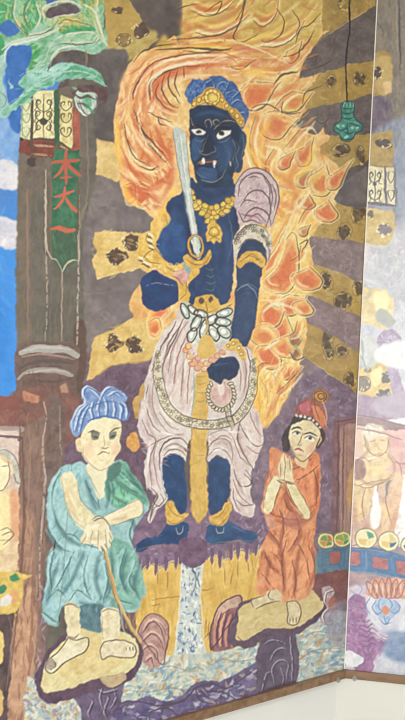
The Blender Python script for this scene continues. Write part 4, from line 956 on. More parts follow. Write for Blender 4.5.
for p_ in ("84,692 92,700 88,714 96,722", "98,690 108,696 104,712 110,722", "112,684 116,696 110,708", "90,686 104,692 118,688", "102,684 100,700 106,716"):
    line(p_, 1.4, "b4acb8", .75, dry=.2); line(np.array(pts(p_)) + 1.5, 1.5, "443446", .75)
# fluted rocks beside the pool
def flute(base, lines_):
    fill(base, "b0887a c29c8c 9c7068", 5)
    out(base, 1.6, "5a4048", .8)
    for k, p_ in enumerate(lines_):
        line(p_, 2.6, ("d6b898", "8a5458", "c48a74", "e0c8b0")[k % 4], .75); line(np.array(pts(p_)) + np.array([2.2, 0]), 1.2, "5e3c44", .8)
part('painted_fluted_rock')
fill("138,632 142,622 150,614 160,616 168,624 168,640 165,652 161,664 150,668 142,660 139,646", "b58a80 c69e92 a07470", 4)
for p_ in ("142,630 150,620 160,622 166,632", "141,640 150,632 159,636 163,648", "141,650 148,644 155,648 158,660", "146,660 150,656 153,664", "152,618 160,626 164,640"):
    soft(p_, 2.6, "e2c6a8", .8, .5); line(np.array(pts(p_)) + np.array([.6, 2.2]), 1.5, "6a3f50", .85)
soft(("142,628 140,644 144,660",), 3, "7a5068", .6, 1)
out("138,632 142,622 150,614 160,616 168,624 168,640 165,652 161,664", 1.3, "54384a", .7)
part('painted_fluted_rock#2')
fill("211,650 210,634 214,618 220,605 230,598 240,596 242,604 237,614 235,628 240,642 228,650", "8a5a5e 9a6a6a 7a4c54", 4)
fill("214,616 220,605 230,598 240,596 241,604 232,608 222,614 217,624", "c9a690 d8baa2 b08a7c", 4, f=.6, nid=True)
for x_, c_ in ((214, "c48a6c"), (220, "dba884"), (226, "c98e74"), (232, "b8846e")):
    line([(x_ + 5, 612 + (x_ - 214) * .25), (x_ + 1, 626), (x_, 646)], 2.8, c_, .9, (.5, .5)); line([(x_ + 7.6, 613 + (x_ - 214) * .2), (x_ + 3.6, 628), (x_ + 2.8, 647)], 1.3, "4c2c3c", .85)
out("211,650 210,634 214,618 220,605 230,598 240,596 242,604 237,614", 1.6, "4c3444", .8)
# ---- left attendant: rock seat, feet, robe, arms, head
part('painted_rock_seat')
fill("38,694 36,676 42,664 50,648 64,634 84,624 100,630 126,628 139,640 143,652 140,668 128,682 104,688 74,698 50,704", "5d4452 684e5e 523a48", 5)
fill("44,692 43,674 48,660 58,646 72,636 86,626 102,632 126,632 138,644 137,662 126,673 102,677 72,687", "ded09a e6daa8 d4c28a", 7)
fill("80,640 126,640 132,656 110,668 70,678 60,670", "dec88c e6d39c d2ba7a", 7, f=3, nid=True)
fill("100,676 112,676 124,672 126,680 114,687 104,684", "c8b088 b59a78", 4, f=.8, nid=True); line("98,678 104,686 114,688 126,680 130,674", 1.4, "58424c", .8)
dabs("48,680 60,652 90,634 132,646 128,664 74,684", "e9d9a6 cdb070 dcc588", 70, 10, 2.4, -20, 30, .35)
part('painted_attendant')
fill("72,463 62,467 52,480 46,500 48,525 56,545 48,556 46,578 42,604 43,618 57,627 63,606 78,609 90,612 104,610 119,611 136,612 142,600 146,588 140,572 138,560 132,546 136,528 146,512 150,504 145,494 138,484 131,474 126,462 112,462 100,472 90,468 82,462", "98bcbc aaccca 86adae", 7)
CR = "84adad"
fill("46,500 54,480 66,468 82,464 80,490 66,500 56,540 48,524", "9cc2c4 aacfd0 88b0b2", 6, f=1.5, nid=True)
fill("110,468 126,462 134,476 146,494 148,506 134,500 118,508 108,500 104,480", "6ea48e 7eb49c 5d927c", 5, f=1, nid=True)
fill("112,492 124,486 132,494 126,502 114,504", "8ac8a4 7abc96", 4, f=1, nid=True)
fill("112,540 132,546 142,575 144,590 134,608 112,606 108,570", "7fae9e 8fbcae 6c9c8c", 6, f=1.5, nid=True)
fill("52,548 80,545 104,552 104,600 70,604 46,612 46,580", "a2c6ca b0d4d6 8fb6ba", 7, f=2, nid=True)
fill("78,606 104,606 103,632 80,626", "5c7880 6a868c 4e6870", 5, f=.6, nid=True)
dabs("48,500 60,476 80,470 84,510 104,552 132,550 142,590 110,606 50,610 48,560 56,540", "a9ccca 6b9898 b8d6d2 5e8a8a 92bcae", 240, 11, 2.2, lambda x, y: 100 + (x - 90) * .5, 30, .42)
dabs("110,470 128,466 146,500 120,506", "a2d4b8 5a9078 4d8068 8cc4a6", 50, 8, 2, 55, 25, .55)
for p_, w_ in (("62,470 54,486 52,504 58,524 66,534", 2), ("48,528 58,545 70,552", 2.4), ("54,552 50,572 52,592", 2), ("74,552 64,572 54,590", 2), ("88,556 84,580 92,600", 1.8), ("104,556 108,580 104,600", 2.2), ("126,550 120,572 126,590", 1.6), ("136,562 130,582 138,594", 1.8), ("118,478 128,488 140,494", 2), ("110,474 114,490 112,504", 1.8), ("120,468 130,480 144,492", 1.4), ("104,480 98,496 100,510", 1.4), ("86,480 92,496 100,508", 1.4), ("46,600 58,590 66,598", 1.8), ("70,600 78,590 92,600", 1.6), ("58,540 70,534 82,542", 1.6), ("134,520 130,536 136,548", 1.8), ("112,588 120,600 132,604", 1.8), ("43,612 58,622 62,606", 2.4)):
    line(p_, w_, "46686a", .7, dry=.1); line(np.array(pts(p_)) + np.array([-2.2, 1]), w_ * .8, "b4d2ce", .5)
soft(("52,506 58,526 70,540 84,546", "46,532 56,546 66,552", "60,560 52,580 46,606", "84,552 74,576 60,598", "98,556 96,580 104,602", "112,552 112,580 106,600", "128,552 122,574 128,596", "140,566 134,584 140,600", "86,480 92,500 98,510", "106,474 110,492 106,508", "72,500 64,478", "120,512 132,520 136,532", "80,602 92,606 104,604"), 4, "3f5f62", .6, 1.4)
soft(("110,468 118,482 130,492 144,498", "108,486 116,498 128,504", "126,468 136,484 146,496"), 3, "34564a", .65, 1.1)
soft(("56,486 52,504 54,520", "64,548 58,570", "90,556 84,580", "118,556 116,584", "134,556 132,574", "70,548 90,550", "52,600 66,596", "92,590 94,602"), 4, "b9dada", .6, 1.2)
soft(("116,476 126,484 138,490", "112,494 122,498 132,498", "120,590 130,600"), 3, "9fd8b8", .6, 1)
out("72,463 62,467 52,480 46,500 48,525 56,545 48,556 46,578 42,604 43,618 57,627", 1, "54625e", .4)
part('painted_attendant/leg')
fill("64,606 71,602 79,607 80,620 80,634 74,640 67,638 66,622", "e2d4ac ead eb".replace('ead eb', 'e9ddba') + " d2c196", 4)
fill("66,637 76,636 88,637 87,648 80,654 68,660 58,668 51,673 46,670 47,662 54,654 64,648", "e4d9b8 ece3c6 d4c6a0", 5)
out("68,638 76,640 88,638 87,649 78,655 64,663 53,673 46,670 48,661 58,652", 1.3, "4f3f38", .85); line("50,660 56,663 54,668", 1.2, "4f3f38"); line("47,664 51,668", 1.2, "4f3f38"); line("66,636 74,638 79,634", 1.4, "8a6a48", .8); line("64,606 72,604 79,608", 1.6, "6b5a4a", .7)
fill("47,662 52,658 56,663 52,670 47,669", "b9a994 8c7c70", 2, f=.3, nid=True)
part('painted_attendant/leg ')
fill("101,611 110,608 119,611 119,636 114,640 103,643 102,628", "e4d6b2 ecdfbf d4c39c", 4)
fill("100,652 103,643 112,641 122,640 135,645 136,655 126,657 112,656 104,660 100,657", "e2d4b2 eadec4 d2c09a", 4)
out("100,652 104,643 120,640 134,645 136,655 126,658 110,656 103,660", 1.3, "5a453c", .8)
for x_ in (126, 130, 133): line([(x_, 647), (x_ + 1, 650)], 1.2, "6a5548", .8)
line("101,612 110,609 119,612", 1.4, "6b5a4a", .6); line("102,616 103,640", 1, "a89070", .7)
part('painted_attendant/staff')
line("104,548 110,572 117,600 128,622 141,642", 4, "c9a868", 1, (.8, .6), nid=False)
line("103,548 109,572 116,601 127,623 140,643", 1, "7b5c3c", .8); line("106,548 112,573 119,601 130,622 142,640", .9, "e2cc94", .8)
line("111,570 114,586 119,600", 2, "c48a4a", .6)
part('painted_attendant')
line("120,606 122,624 126,634", 2, "a9bcae", .7); line("118,604 121,618", 1.2, "4e5c5c", .7)
part('painted_attendant/arm')
fill("61,478 66,472 72,472 78,482 80,496 84,506 96,516 100,520 94,530 86,532 76,524 68,512 64,498", "e4d8ae ece2c0 d6c698", 5)
line("62,480 65,500 72,518 86,530", 1, "8a8a78", .6); line("78,482 82,502 96,514", 1.1, "6e8a8a", .7); fill("66,490 72,490 76,508 72,510", "dcc08e", 4, f=1.5, nid=True, a=.6)
part('painted_attendant/arm ')
fill("140,500 143,508 140,516 126,521 112,525 105,526 101,519 112,513 122,508 132,502", "e8d9ae efe3c2 d8c598", 5)
line("140,500 144,508 140,516 112,526", 1, "7a6e5c", .7); line("102,518 120,508 138,500", 1, "7a8a80", .6)
part('painted_attendant/hand')
fill("84,528 90,522 98,517 106,519 109,527 112,536 111,542 107,549 102,546 99,550 95,546 90,544 83,544 81,538", "e6dab6 eee4c8 d8c8a0", 4)
for p_ in ("86,534 84,540 82,543", "93,530 91,538 90,544", "99,530 98,540 98,548", "105,530 106,540 106,548", "109,532 111,540"): line(p_, .9, "94806a", .7)
line("94,521 102,518 108,524 110,530", 1.4, "6d4c40", .85); line("92,520 98,516 104,517", 1.2, "5c4840", .6)
line("82,543 90,546 96,548 104,550", 1.1, "5a5048", .7)
for p_ in ("99,546 101,551", "103,544 106,551", "107,540 110,546"): line(p_, 2.8, "e8dcba", .9); line(np.array(pts(p_)) + np.array([1.6, 0]), 1, "5a4a44", .7)
soft(("90,528 100,524", "70,494 76,508", "120,514 134,508"), 3, "f4ead0", .7, .8); soft(("88,538 98,540", "112,520 128,517", "68,508 80,522"), 2.6, "c9a888", .5, .8)
part('painted_attendant/face')
fill("86,466 92,462 112,460 114,472 106,482 104,496 98,498 92,484 88,474", "e2d6b0 eae0c0", 5)
fill("78,440 81,438 83,432 88,422 104,417 120,421 122,432 120,446 115,459 108,467 101,471 93,468 85,460 81,450", "ebddb4 f1e6c4 e0cf9e", 6)
fill("76,440 80,439 82,450 79,452 76,447", "e6d3a6 dcc494", 3, nid=True)
fill("84,444 92,444 94,456 88,460 84,454", "e6bf9a", 4, f=2, a=.5, nid=True); fill("112,444 119,442 117,454 112,456", "e6b894", 4, f=2, a=.55, nid=True)
fill("90,433 96,432 99,436 97,440 92,440", "6f6c60 86806e", 2, f=.5, nid=True); fill("110,434 116,431 118,434 115,438 110,439", "6f6c60 86806e", 2, f=.5, nid=True)
line("88,433 94,431 100,434", 1.5, "5a4a40", .85); line("110,433 115,429 121,427", 1.6, "5a4a40", .85); line("93,437 98,438", 1.6, "3a3834", .8); line("111,437 116,435", 1.6, "3a3834", .8)
line("104,436 105,444 102,448", 1, "b09a78", .7); line("101,448 105,449 109,447", 1.3, "8a7260", .8); line("98,455 103,452 108,454", 1.3, "8a5a50", .85); line("109,452 109,456", 1, "9a8a78", .6); line("99,460 104,461", 1, "c4a888", .6)
line("83,446 84,456 92,466 101,471 110,466", 1.1, "9a8a70", .6); line("86,470 94,486 100,496", 1, "7a8a80", .6)
fill("108,468 118,462 122,470 112,482 108,478", "5a7f72 4c7064", 4, f=1, nid=True)
part('painted_attendant/hair')
fill("71,434 70,422 76,408 84,402 81,393 84,386 92,388 100,392 109,386 120,389 128,397 125,404 129,413 128,420 120,420 104,417 90,421 83,432 77,437", "7890be 8ea4ca 6680b2", 4)
for p_ in ("74,430 78,414 86,404", "79,432 82,418 88,406", "92,418 90,410 92,402", "98,416 97,408 99,400", "105,416 106,408 104,398", "113,418 114,408 112,400", "120,419 121,408 118,402", "126,418 126,408 122,402", "82,398 84,388 92,390 98,396 100,400", "100,398 104,390 112,388 122,392 126,398", "108,396 114,392 120,396"):
    line(p_, 2.2, "ccd4de", .85, dry=.1); line(np.array(pts(p_)) + np.array([2, .4]), 1.4, "3f5c9c", .8)
line("84,412 98,404 114,402 126,408", 1.4, "4d68a4", .7); line("72,432 72,420 78,408 85,402 82,392 86,386 96,390", 1.6, "c9d2de", .8); line("88,421 104,416 122,420", 2.4, "4d6aac", .8)

# ---- right attendant
part('painted_rock_seat ')
fill("228,640 234,620 238,606 248,600 322,588 327,600 326,612 310,626 292,636 270,636 250,648 238,646", "5d4452 684e5e 523a48", 5)
fill("237,638 237,622 240,608 252,602 290,594 321,590 324,600 322,609 307,621 292,629 268,628 248,640", "d2bc82 dac68e c6ae72", 7)
dabs("242,630 246,610 300,600 320,600 300,620 262,626", "e0d09a c2a86c d6c086", 55, 10, 2.4, -10, 25, .35)
line("238,636 246,642 258,634 268,629 280,632 292,630", 1.4, "56424e", .8); line("322,592 327,602 322,610 306,622", 1.4, "5a4452", .8)
part('painted_attendant #2')
fill("272,448 268,460 270,474 265,485 262,500 262,512 272,522 266,535 261,548 258,570 255,590 262,596 276,598 288,603 298,602 310,592 318,570 314,542 317,520 320,492 320,468 316,452 306,460 296,462 286,454", "dc9264 e6a272 ce8254", 7)
fill("295,458 316,452 320,480 318,510 306,500 292,470", "de8c5e e89a6a d07c50", 6, f=1.5, nid=True)
fill("285,540 312,545 316,570 306,592 290,598 284,570", "e29a6a eaaa78 d68a58", 6, f=2, nid=True)
dabs("270,455 318,458 316,515 314,545 316,570 305,592 262,590 262,548 272,522 264,505", "e89a62 bf5f36 e2864e a8563a f0ad78", 200, 10, 2.2, lambda x, y: 105 + (x - 290) * .6, 28, .42)
for p_, w_ in (("290,470 300,466 312,458", 1.6), ("296,480 308,474 318,466", 1.6), ("278,516 290,520 306,518 314,510", 2), ("280,510 284,524 282,540", 1.8), ("296,516 300,528 296,540 288,552", 2), ("286,540 282,560 284,590", 2), ("268,530 276,540 280,548", 1.6), ("264,550 270,566 278,572", 1.8), ("298,544 306,560 310,580", 1.4), ("292,560 296,580 292,598", 1.5), ("308,545 314,560 314,574", 1.4), ("270,552 278,558 282,566", 1.4), ("262,574 270,584 276,592", 1.4), ("284,498 288,508 294,514", 1.8), ("266,498 270,512 278,516", 1.8), ("314,470 318,486 316,506", 1.4), ("285,484 288,496 296,508", 1.4)):
    line(p_, w_, "7d4034", .7, dry=.1)
soft(("276,520 290,524 308,520 315,512", "284,524 280,544 284,570 284,596", "298,524 300,536 290,552", "266,530 278,546", "262,552 272,566 280,574", "312,548 316,566 308,590", "300,546 296,570 294,596", "270,556 266,580", "284,488 290,508 300,516", "270,516 264,520", "318,470 316,500", "290,466 310,460"), 3.6, "8a4230", .6, 1.2)
soft(("274,456 270,470", "306,466 312,486 312,504", "306,550 304,572 300,590", "274,546 270,560", "292,548 288,572", "274,580 270,592", "298,474 308,470", "288,532 294,536"), 3.4, "f0a670", .65, 1.2)
fill("288,512 298,514 306,520 300,530 290,528 284,520", "c07a64 a86456", 4, f=1.2, a=.6, nid=True); fill("264,514 274,520 276,528 268,526", "d8a088 c48870", 4, f=1, nid=True)
part('painted_attendant #2/arm')
fill("274,476 280,478 283,482 277,497 272,512 264,512 263,502 266,492", "e8dcae f0e6c4 dccb98", 4)
line("282,482 277,498 272,512", 1.1, "7a4c38", .8); line("264,512 264,498 272,478", .9, "a06a48", .6)
part('painted_attendant #2/arm ')
fill("286,480 293,481 300,494 309,508 310,516 306,518 298,511 290,496", "e8dcae f0e6c4 dccb98", 4)
line("286,482 292,500 304,517", 1.1, "7a4c38", .8); line("293,482 302,496 310,510", .9, "9a5c40", .8)
part('painted_attendant #2/hand')
fill("279,478 278,464 281,456 284,454 287,460 289,456 291,464 293,476 292,483 285,481 280,482", "e6d5aa eee0bc d8c294", 3)
for p_ in ("284,455 285,466 284,480", "280,464 281,476", "289,458 290,470", "279,479 286,481 293,482"): line(p_, 1, "8a6048", .75)
line("277,480 283,483", 1.6, "6a4638", .8); line("286,482 294,484", 1.6, "6a4638", .8)
part('painted_attendant #2/hair')
fill("282,446 283,436 290,426 297,414 310,414 320,424 324,432 322,444 318,450 314,440 300,425 292,432 290,446 286,452", "3f3230 4a3a38 352a2a", 5)
part('painted_attendant #2/face')
fill("291,430 296,423 305,420 314,424 319,430 319,440 315,450 308,457 302,460 295,456 291,448 290,438", "e6d6ae eee0bc d8c294", 5)
fill("296,456 308,458 306,468 296,464", "dcc090 e6cfa0", 4, f=.6, nid=True)
fill("308,444 315,442 312,452 306,452", "dfa884", 4, f=2, a=.6, nid=True)
soft(("292,440 294,452 300,458", "316,444 310,455"), 3, "c9a274", .5, 1)
fill("293,433 297,431 301,434 297,436", "efe8d4", 2, nid=True); fill("305,438 310,436 315,441 309,442", "efe8d4", 2, nid=True)
fill(ell(297.4, 433.6, 1.5, 1.5), "2c2622", 2, nid=True); fill(ell(309.6, 439.2, 1.5, 1.5), "2c2622", 2, nid=True)
line("292,430 297,427 302,430", 1.6, "453028", .9); line("304,435 310,433 317,437", 1.6, "453028", .9); line("293,433 297,431 301,434", 1, "3c2c26", .9); line("305,438 310,436 315,440", 1, "3c2c26", .9)
line("303,433 301,441 298,445 302,446", 1.1, "9a744e", .85); line("295,450 299,449 304,452", 1.9, "a8483e", .9); line("298,455 303,456", .9, "b08a64", .7); line("291,446 296,457 303,461 311,455 317,446", 1.1, "7a5a42", .75)
line("318,434 321,440 318,446", 1.6, "d6b888", .9)
part('painted_attendant #2/headdress')
fill("295,414 299,404 308,399 318,404 325,411 327,420 325,430 320,424 310,417 300,415", "a85a4e b86a58 964c44", 4)
fill("312,406 322,410 326,422 322,426 314,416", "c97a4c d68a58", 4, f=.8, nid=True); fill("300,406 308,402 310,410 302,412", "b8626a c47478", 4, f=.8, nid=True)
for x_, y_ in ((297, 416), (301, 416), (305, 417), (309, 419), (313, 421), (317, 424), (320, 427)): fill(ell(x_, y_, 1.7, 1.5), "d8d0c4 c2b8b0", 2, nid=True)
fill(ell(320, 396.5, 8, 7.5), "b8803f c89250 a26c34", 3); ring(320, 396.5, 6, 5.4, 1.1, "5e3f28"); ring(321, 396.5, 3, 2.8, 1, "5e3f28"); ring(320, 396.5, 8, 7.5, 1, "6a4a30", a=.7)
line("322,400 326,412 327,424", 1.3, "e0b088", .8); line("314,400 316,410 320,420", 1, "6d3c34", .7); line("296,413 300,404 309,399", 1, "6d3c34", .7); line("324,416 327,428", 1.4, "cda090", .8)
part('painted_attendant #2/foot')
fill("252,606 252,600 262,596 272,596 280,592 282,600 274,603 262,605 256,609", "d9c79c e4d5b0 c9b488", 4); fill("266,592 274,589 280,592 280,598 270,599", "e0d2ac d0bd92", 3, nid=True)
line("253,607 252,600 264,596", 1.2, "5e4a3c", .85); line("256,609 266,604 280,601", 1.2, "5e4a3c", .85); line("270,590 268,598 274,600", 1.1, "6a5040", .8)
part('painted_attendant #2/foot ')
fill("287,602 292,600 297,602 300,612 299,620 295,625 289,624 287,616 289,609", "d9c79c e4d5b0 c9b488", 4)
out("287,602 297,602 301,614 296,625 288,623 288,612", 1.2, "5e4a3c", .8)
for x_ in (290, 293, 296): line([(x_, 618), (x_, 623)], 1, "6a5040", .75)

# ---- right: doorway frame, ledge with medallions, red panels
part('painted_doorway')
fill("333,418 350,416 358,414 352,548 331,544", "7c5a5c 886668 6e4e50", 6, sm=False)
fill("340,426 356,423 350,546 341,545", "a07a70 ad877a 92706a", 6, sm=False, nid=True)
for p_ in ("338,420 338,480 336,545", "344,426 343,480 343,544", "334,422 356,418"): line(p_, 1.6, "5c3f42", .7)
line("341,428 340,500 340,544", 1.2, "b58f84", .6); line("347,430 346,542", 1.6, "8a645e", .6)
fill("350,470 356,466 352,500 348,510 346,490", "c49a68 b58a60", 5, f=1.5, nid=True)
part('painted_ledge')
fill("316,553 322,548 352,546 350,570 316,576", "5a7486 67808f 4d6678", 5, sm=False)
fill("314,575 350,568 348,600 340,610 320,600 312,590", "7a4c44 885850 6a403c", 6, sm=False, nid=True)
fill("329,552 340,551 340,562 330,564", "a05c52 ae6a5e", 4, sm=False, nid=True); out("329,552 340,551 340,562 330,564", 1.2, "4c6a84", .8)
line("316,554 316,574", 2.5, "6f9078", .7); line("322,551 322,573", 1.5, "52708a", .8); line("345,550 344,570", 2, "4c6c8c", .7)
def medal(cx, cy, r, cols, ground="d6c27c e0d090 c8b068"):
    fill(ell(cx, cy, r, r * .92), ground, 3)
    for k, c_ in enumerate(cols.split()):
        t0 = 90 * k
        sec = [(cx + .12 * r, cy + .1 * r)] + [(cx + r * .72 * math.cos(math.radians(t0 + q)), cy + r * .66 * math.sin(math.radians(t0 + q))) for q in (6, 32, 58, 84)]
        fill(sec, c_, 2, sm=False, nid=True)
    ring(cx, cy, r, r * .92, 1.1, "6a6a44", a=.7); ring(cx, cy, r * .84, r * .77, .8, "f0e6b8", a=.7)
part('painted_medallion')
medal(326, 541, 8.8, "5f8a58 c89048 7a9a50 b0784c")
part('painted_medallion ')
medal(342.5, 539.5, 8.6, "4f8a68 d09a50 8aa050 7f9c58")
part('painted_scroll_cloud')
fill("322,588 330,586 334,592 330,600 328,608 334,614 332,622 324,626 320,618 326,608 322,598", "b09a9a c2b2b0 9c7c78", 3)
for p_ in ("332,590 326,592 324,600 328,606", "334,606 328,608 322,616 326,624 332,622", "330,596 328,602", "330,612 327,618"): line(p_, 1.6, "dcd6d2", .9); line(np.array(pts(p_)) + 1.2, .9, "5c3c3c", .7)
fill("328,598 335,598 334,612 328,610", "b0644c", 3, f=1, a=.8, nid=True)
CUR = 0
fill("326,612 348,600 346,640 330,640", "8f8a94 9f9ea4 7f7480", 5, f=3, a=.7, nid=True)

# ---- niche at the far left
part('painted_niche')
fill("-190,398 18,396 20,412 21,440 20,540 18,580 0,600 -190,600", "8a5a4c 96665a 7a4c42", 6, sm=False)
fill("-190,428 18,428 20,432 18,560 14,574 -190,574", "d2bcae dccabc c4a898", 8, sm=False, nid=True)
line("-190,428 0,428 20,430", 5, "a58f88", .9, (.9, .9)); line("-190,436 0,436 19,440", 3, "5e4048", .8, (.9, .9)); line("20,420 19,500 17,570", 2.2, "6a4640", .7)
fill("-190,398 18,396 20,410 -190,412", "7a4a40 874f44", 6, sm=False, nid=True)
part('painted_niche/painted_sage')
fill("-20,452 0,446 10,450 18,462 20,480 16,490 14,474 8,480 12,492 18,500 18,560 14,572 -30,572 -30,470", "dec298 e6cfaa d0ae88", 6)
fill("-20,450 0,446 12,452 19,466 20,484 16,488 13,468 4,456 -20,458", "c4beb0 d2ccc0 b0a898", 4, nid=True)
fill("-6,462 6,462 10,474 8,484 2,490 -6,492", "eadbae f0e4c0", 4, f=.6, nid=True)
fill("-6,496 8,496 12,520 8,545 -6,545", "e8d49a efdfae", 5, f=1.5, nid=True); fill("10,492 19,496 18,540 12,530", "d69a70 e0ac84", 5, f=2, nid=True)
for p_ in ("0,450 10,452 18,464 20,480", "8,462 10,474 6,486 0,492", "2,467 8,466", "14,474 16,482 20,484", "0,530 8,528 14,534 8,540 0,540", "2,535 12,531", "3,545 12,538"): line(p_, 1, "5a4a48", .8)
part('painted_niche/medallion')
fill("-190,572 18,572 22,580 22,600 14,612 0,616 -190,616", "d8b860 e2c674 caa850", 5)
fill("8,578 14,574 20,578 14,582", "3f7c54 4c8a60", 3, nid=True); fill("-4,586 6,585 5,592 -4,594", "3f7c54 4c8a60", 3, nid=True); fill("2,598 8,594 12,600 8,606 0,606", "e0ddd6 d2ccc4", 3, nid=True)
fill("10,592 18,590 18,600 12,604", "d99a6a", 3, f=1.2, a=.8, nid=True)
part('painted_niche/base')
fill("-190,614 0,616 14,612 12,640 6,735 -190,760", "5a4642 68524c 4c3a38", 6, sm=False)
fill("-10,632 3,634 4,648 2,662 -10,664", "d6b86c e0c47c", 4, nid=True); fill("-10,690 2,692 1,715 -10,720", "c9a868 d4b474", 4, nid=True)
line("8,616 12,640 6,690", 2, "85706a", .6)
# ---- green bell ornament on a cord
part('painted_bell')
fill("341,106 345,101 351,101 355,107 354,114 357,120 362,124 361,131 356,132 354,138 348,142 342,140 339,133 334,131 334,125 339,122 342,116", "4f8a78 60a08c 417668", 3)
for p_ in ("341,107 348,109 355,107", "342,112 348,114 354,112", "341,117 348,119 355,117", "335,125 340,130 347,128 347,122", "348,123 355,124 361,128", "343,131 348,134 354,131", "347,128 348,134", "340,136 346,140 354,138"): line(p_, 1.2, "28403a", .85)
out("341,106 345,101 351,101 355,107 354,114 357,120 362,124 361,131 356,132 354,138 348,142 342,140 339,133 334,131 334,125 339,122 342,116", 1.2, "2c443e", .85)
for x_ in (344, 347, 350, 353): line([(x_, 102), (x_, 107)], .8, "a8cfc0", .8)
for x_, y_ in ((338, 126), (344, 126), (352, 127), (357, 127), (347, 137)): fill(ell(x_, y_, 1.8, 1.4), "8ec6b0", 2, nid=True, f=.3)
part('painted_bell/cord')
line("351,-280 350,0 348,40 346,70 347,102", 1.5, "2f2a28", .95, (1, 1), nid=False)
# ---------------------------------------------------------------- right mural
side('R'); part('')
fill("330,-280 640,-280 640,760 330,760", "9a8a94 a8989e 8c7c88", 9, sm=False)
fill("360,-280 392,-280 390,60 376,62 366,60", "6e625a 796d64 625650", 8, f=2)
fill("372,-280 396,-280 398,60 396,200 388,160 384,60", "8a7a6a 968472 7a6c60", 7, f=3)
fill("382,20 392,30 390,60 380,55", "66728a 707c92", 6, f=3)
fill("398,-280 640,-280 640,140 400,150", "857868 928472 7a6e60", 8, f=2)
fill("364,96 388,94 390,132 362,134", "6d5a66 7a6874 60505c", 7, f=2)
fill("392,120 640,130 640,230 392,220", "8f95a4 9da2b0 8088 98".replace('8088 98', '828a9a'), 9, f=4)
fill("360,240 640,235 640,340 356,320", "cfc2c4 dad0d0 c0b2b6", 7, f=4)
fill("388,230 640,230 640,420 392,420", "c0c0c4 cccccc b2b0b8", 8, f=5)  # window glare on this panel is lightened into the paint colours
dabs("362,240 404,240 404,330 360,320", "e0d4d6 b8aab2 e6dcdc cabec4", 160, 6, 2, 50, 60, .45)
dabs("366,0 396,0 398,200 388,220 370,60", "8a7c78 6a6068 99877c 5c5560", 120, 10, 2.2, 88, 14, .4)
dabs("398,0 500,0 500,140 398,140", "988a76 7a6e62 a2957f", 160, 14, 2.5, 88, 10, .35)
line("399,0 400,40 400,70", 2, "4f4c50", .8); line("396,0 398,60", 1.4, "a8977f", .6)
# gold bands turning the corner
part('painted_golden_band')
fill("364,54 384,50 392,56 390,90 378,96 362,98", "a88a4c b4965a 9c7e44", 5, sm=False)
fill("374,62 390,58 391,90 378,94", "bb9c5c c6a868", 5, f=1.5, nid=True)
blot(378, 73, 5, 6, 20, n=8); fill("384,82 391,82 391,92 384,93", "d6b47c e2c48c", 3, f=.8, nid=True)
part('painted_golden_band ')
fill("366,134 392,130 394,150 392,170 364,168", "ae9050 ba9c5c a08244", 5, sm=False)
blot(384, 143, 8, 5, 5, c="4f4238 5c4c40", n=8)
part('painted_golden_band  ')
fill("360,208 372,208 392,210 396,218 392,240 386,246 358,243", "cbb06c d6be7e bea05a", 6, sm=False)
blot(384, 230, 7, 6.5, 0, c="7d6c6a 887874", n=10, halo="f2ead0"); blot(370, 214, 3, 5, c="6a5644", n=3)
line("360,243 376,247 390,246", 2, "cfcaa8", .8)
part('painted_golden_band   ')
fill("356,290 366,287 376,289 388,292 394,304 392,322 386,330 374,326 354,318", "dcc588 e6d29c d0b878", 6)
fill("374,292 388,294 388,308 376,310", "eedca0 f2e4b0", 5, f=2, nid=True); fill("376,312 384,308 390,314 396,320 390,328 378,322", "a9a898 9c9c94", 5, f=1.5, nid=True); ring(364, 292, 6, 6, 3, "b0a490", a=.6)
part('painted_golden_band    ')
fill("356,372 368,366 380,362 390,366 393,384 395,402 390,410 376,406 354,395", "cfae5c dcbf72 bc9a4c", 6)
blot(386, 377, 5, 6, 0, c="4e4238 5c4c40", n=4); blot(384, 395, 8, 5.5, 0, c="4a3e34 584a3e", n=5); blot(363, 384, 7, 7, 0, c="7a6448 6a563e", n=5); ring(363, 384, 7.5, 7.5, 1.2, "5a4836", a=.8)
blot(368, 370, 4, 3, c="86765c", n=2); fill("372,370 382,368 380,384 372,384", "e8d08a efdc9c", 4, f=1.2, nid=True)
line("362,402 376,408 390,412", 1.4, "e8dcb0", .7)
# pierced screen
part('painted_screen')
fill("367,166 384,168 386,205 366,203", "d9cda4 e4dab4 cabd90", 4, sm=False); fill("386,168 394,168 395,206 387,206", "d0c4a0 dcd2ae", 4, sm=False)
line("366,203 380,204 396,206", 3, "5c4c50", .9); line("385,166 386,206", 2.6, "5a4a4e", .9); line("395,166 396,208", 2, "6a5a5c", .8); line("366,166 394,167", 1.4, "8a7250", .7)
for d in (-1, 1):
    for cy in (176, 194):
        line([(375, cy + 7), (375 + 4 * d, cy + 4), (375 + 6 * d, cy), (375 + 4 * d, cy - 4), (375 + 2 * d, cy - 1), (375 + 4 * d, cy + 1)], 1.3, "4c4048"); line([(375 + 7 * d, cy + 8), (375 + 4 * d, cy + 6), (375 + 7 * d, cy - 6)], 1, "4c4048", .8)
        line([(391, cy + 7), (391 + 2.5 * d, cy + 3), (391 + 3 * d, cy - 3), (391 + 1 * d, cy - 4)], 1.1, "4c4048", .9)
line("375,170 375,203", 1.1, "4c4048"); fill(ell(375, 184, 2.5, 2), "4c4048", 2, nid=True)
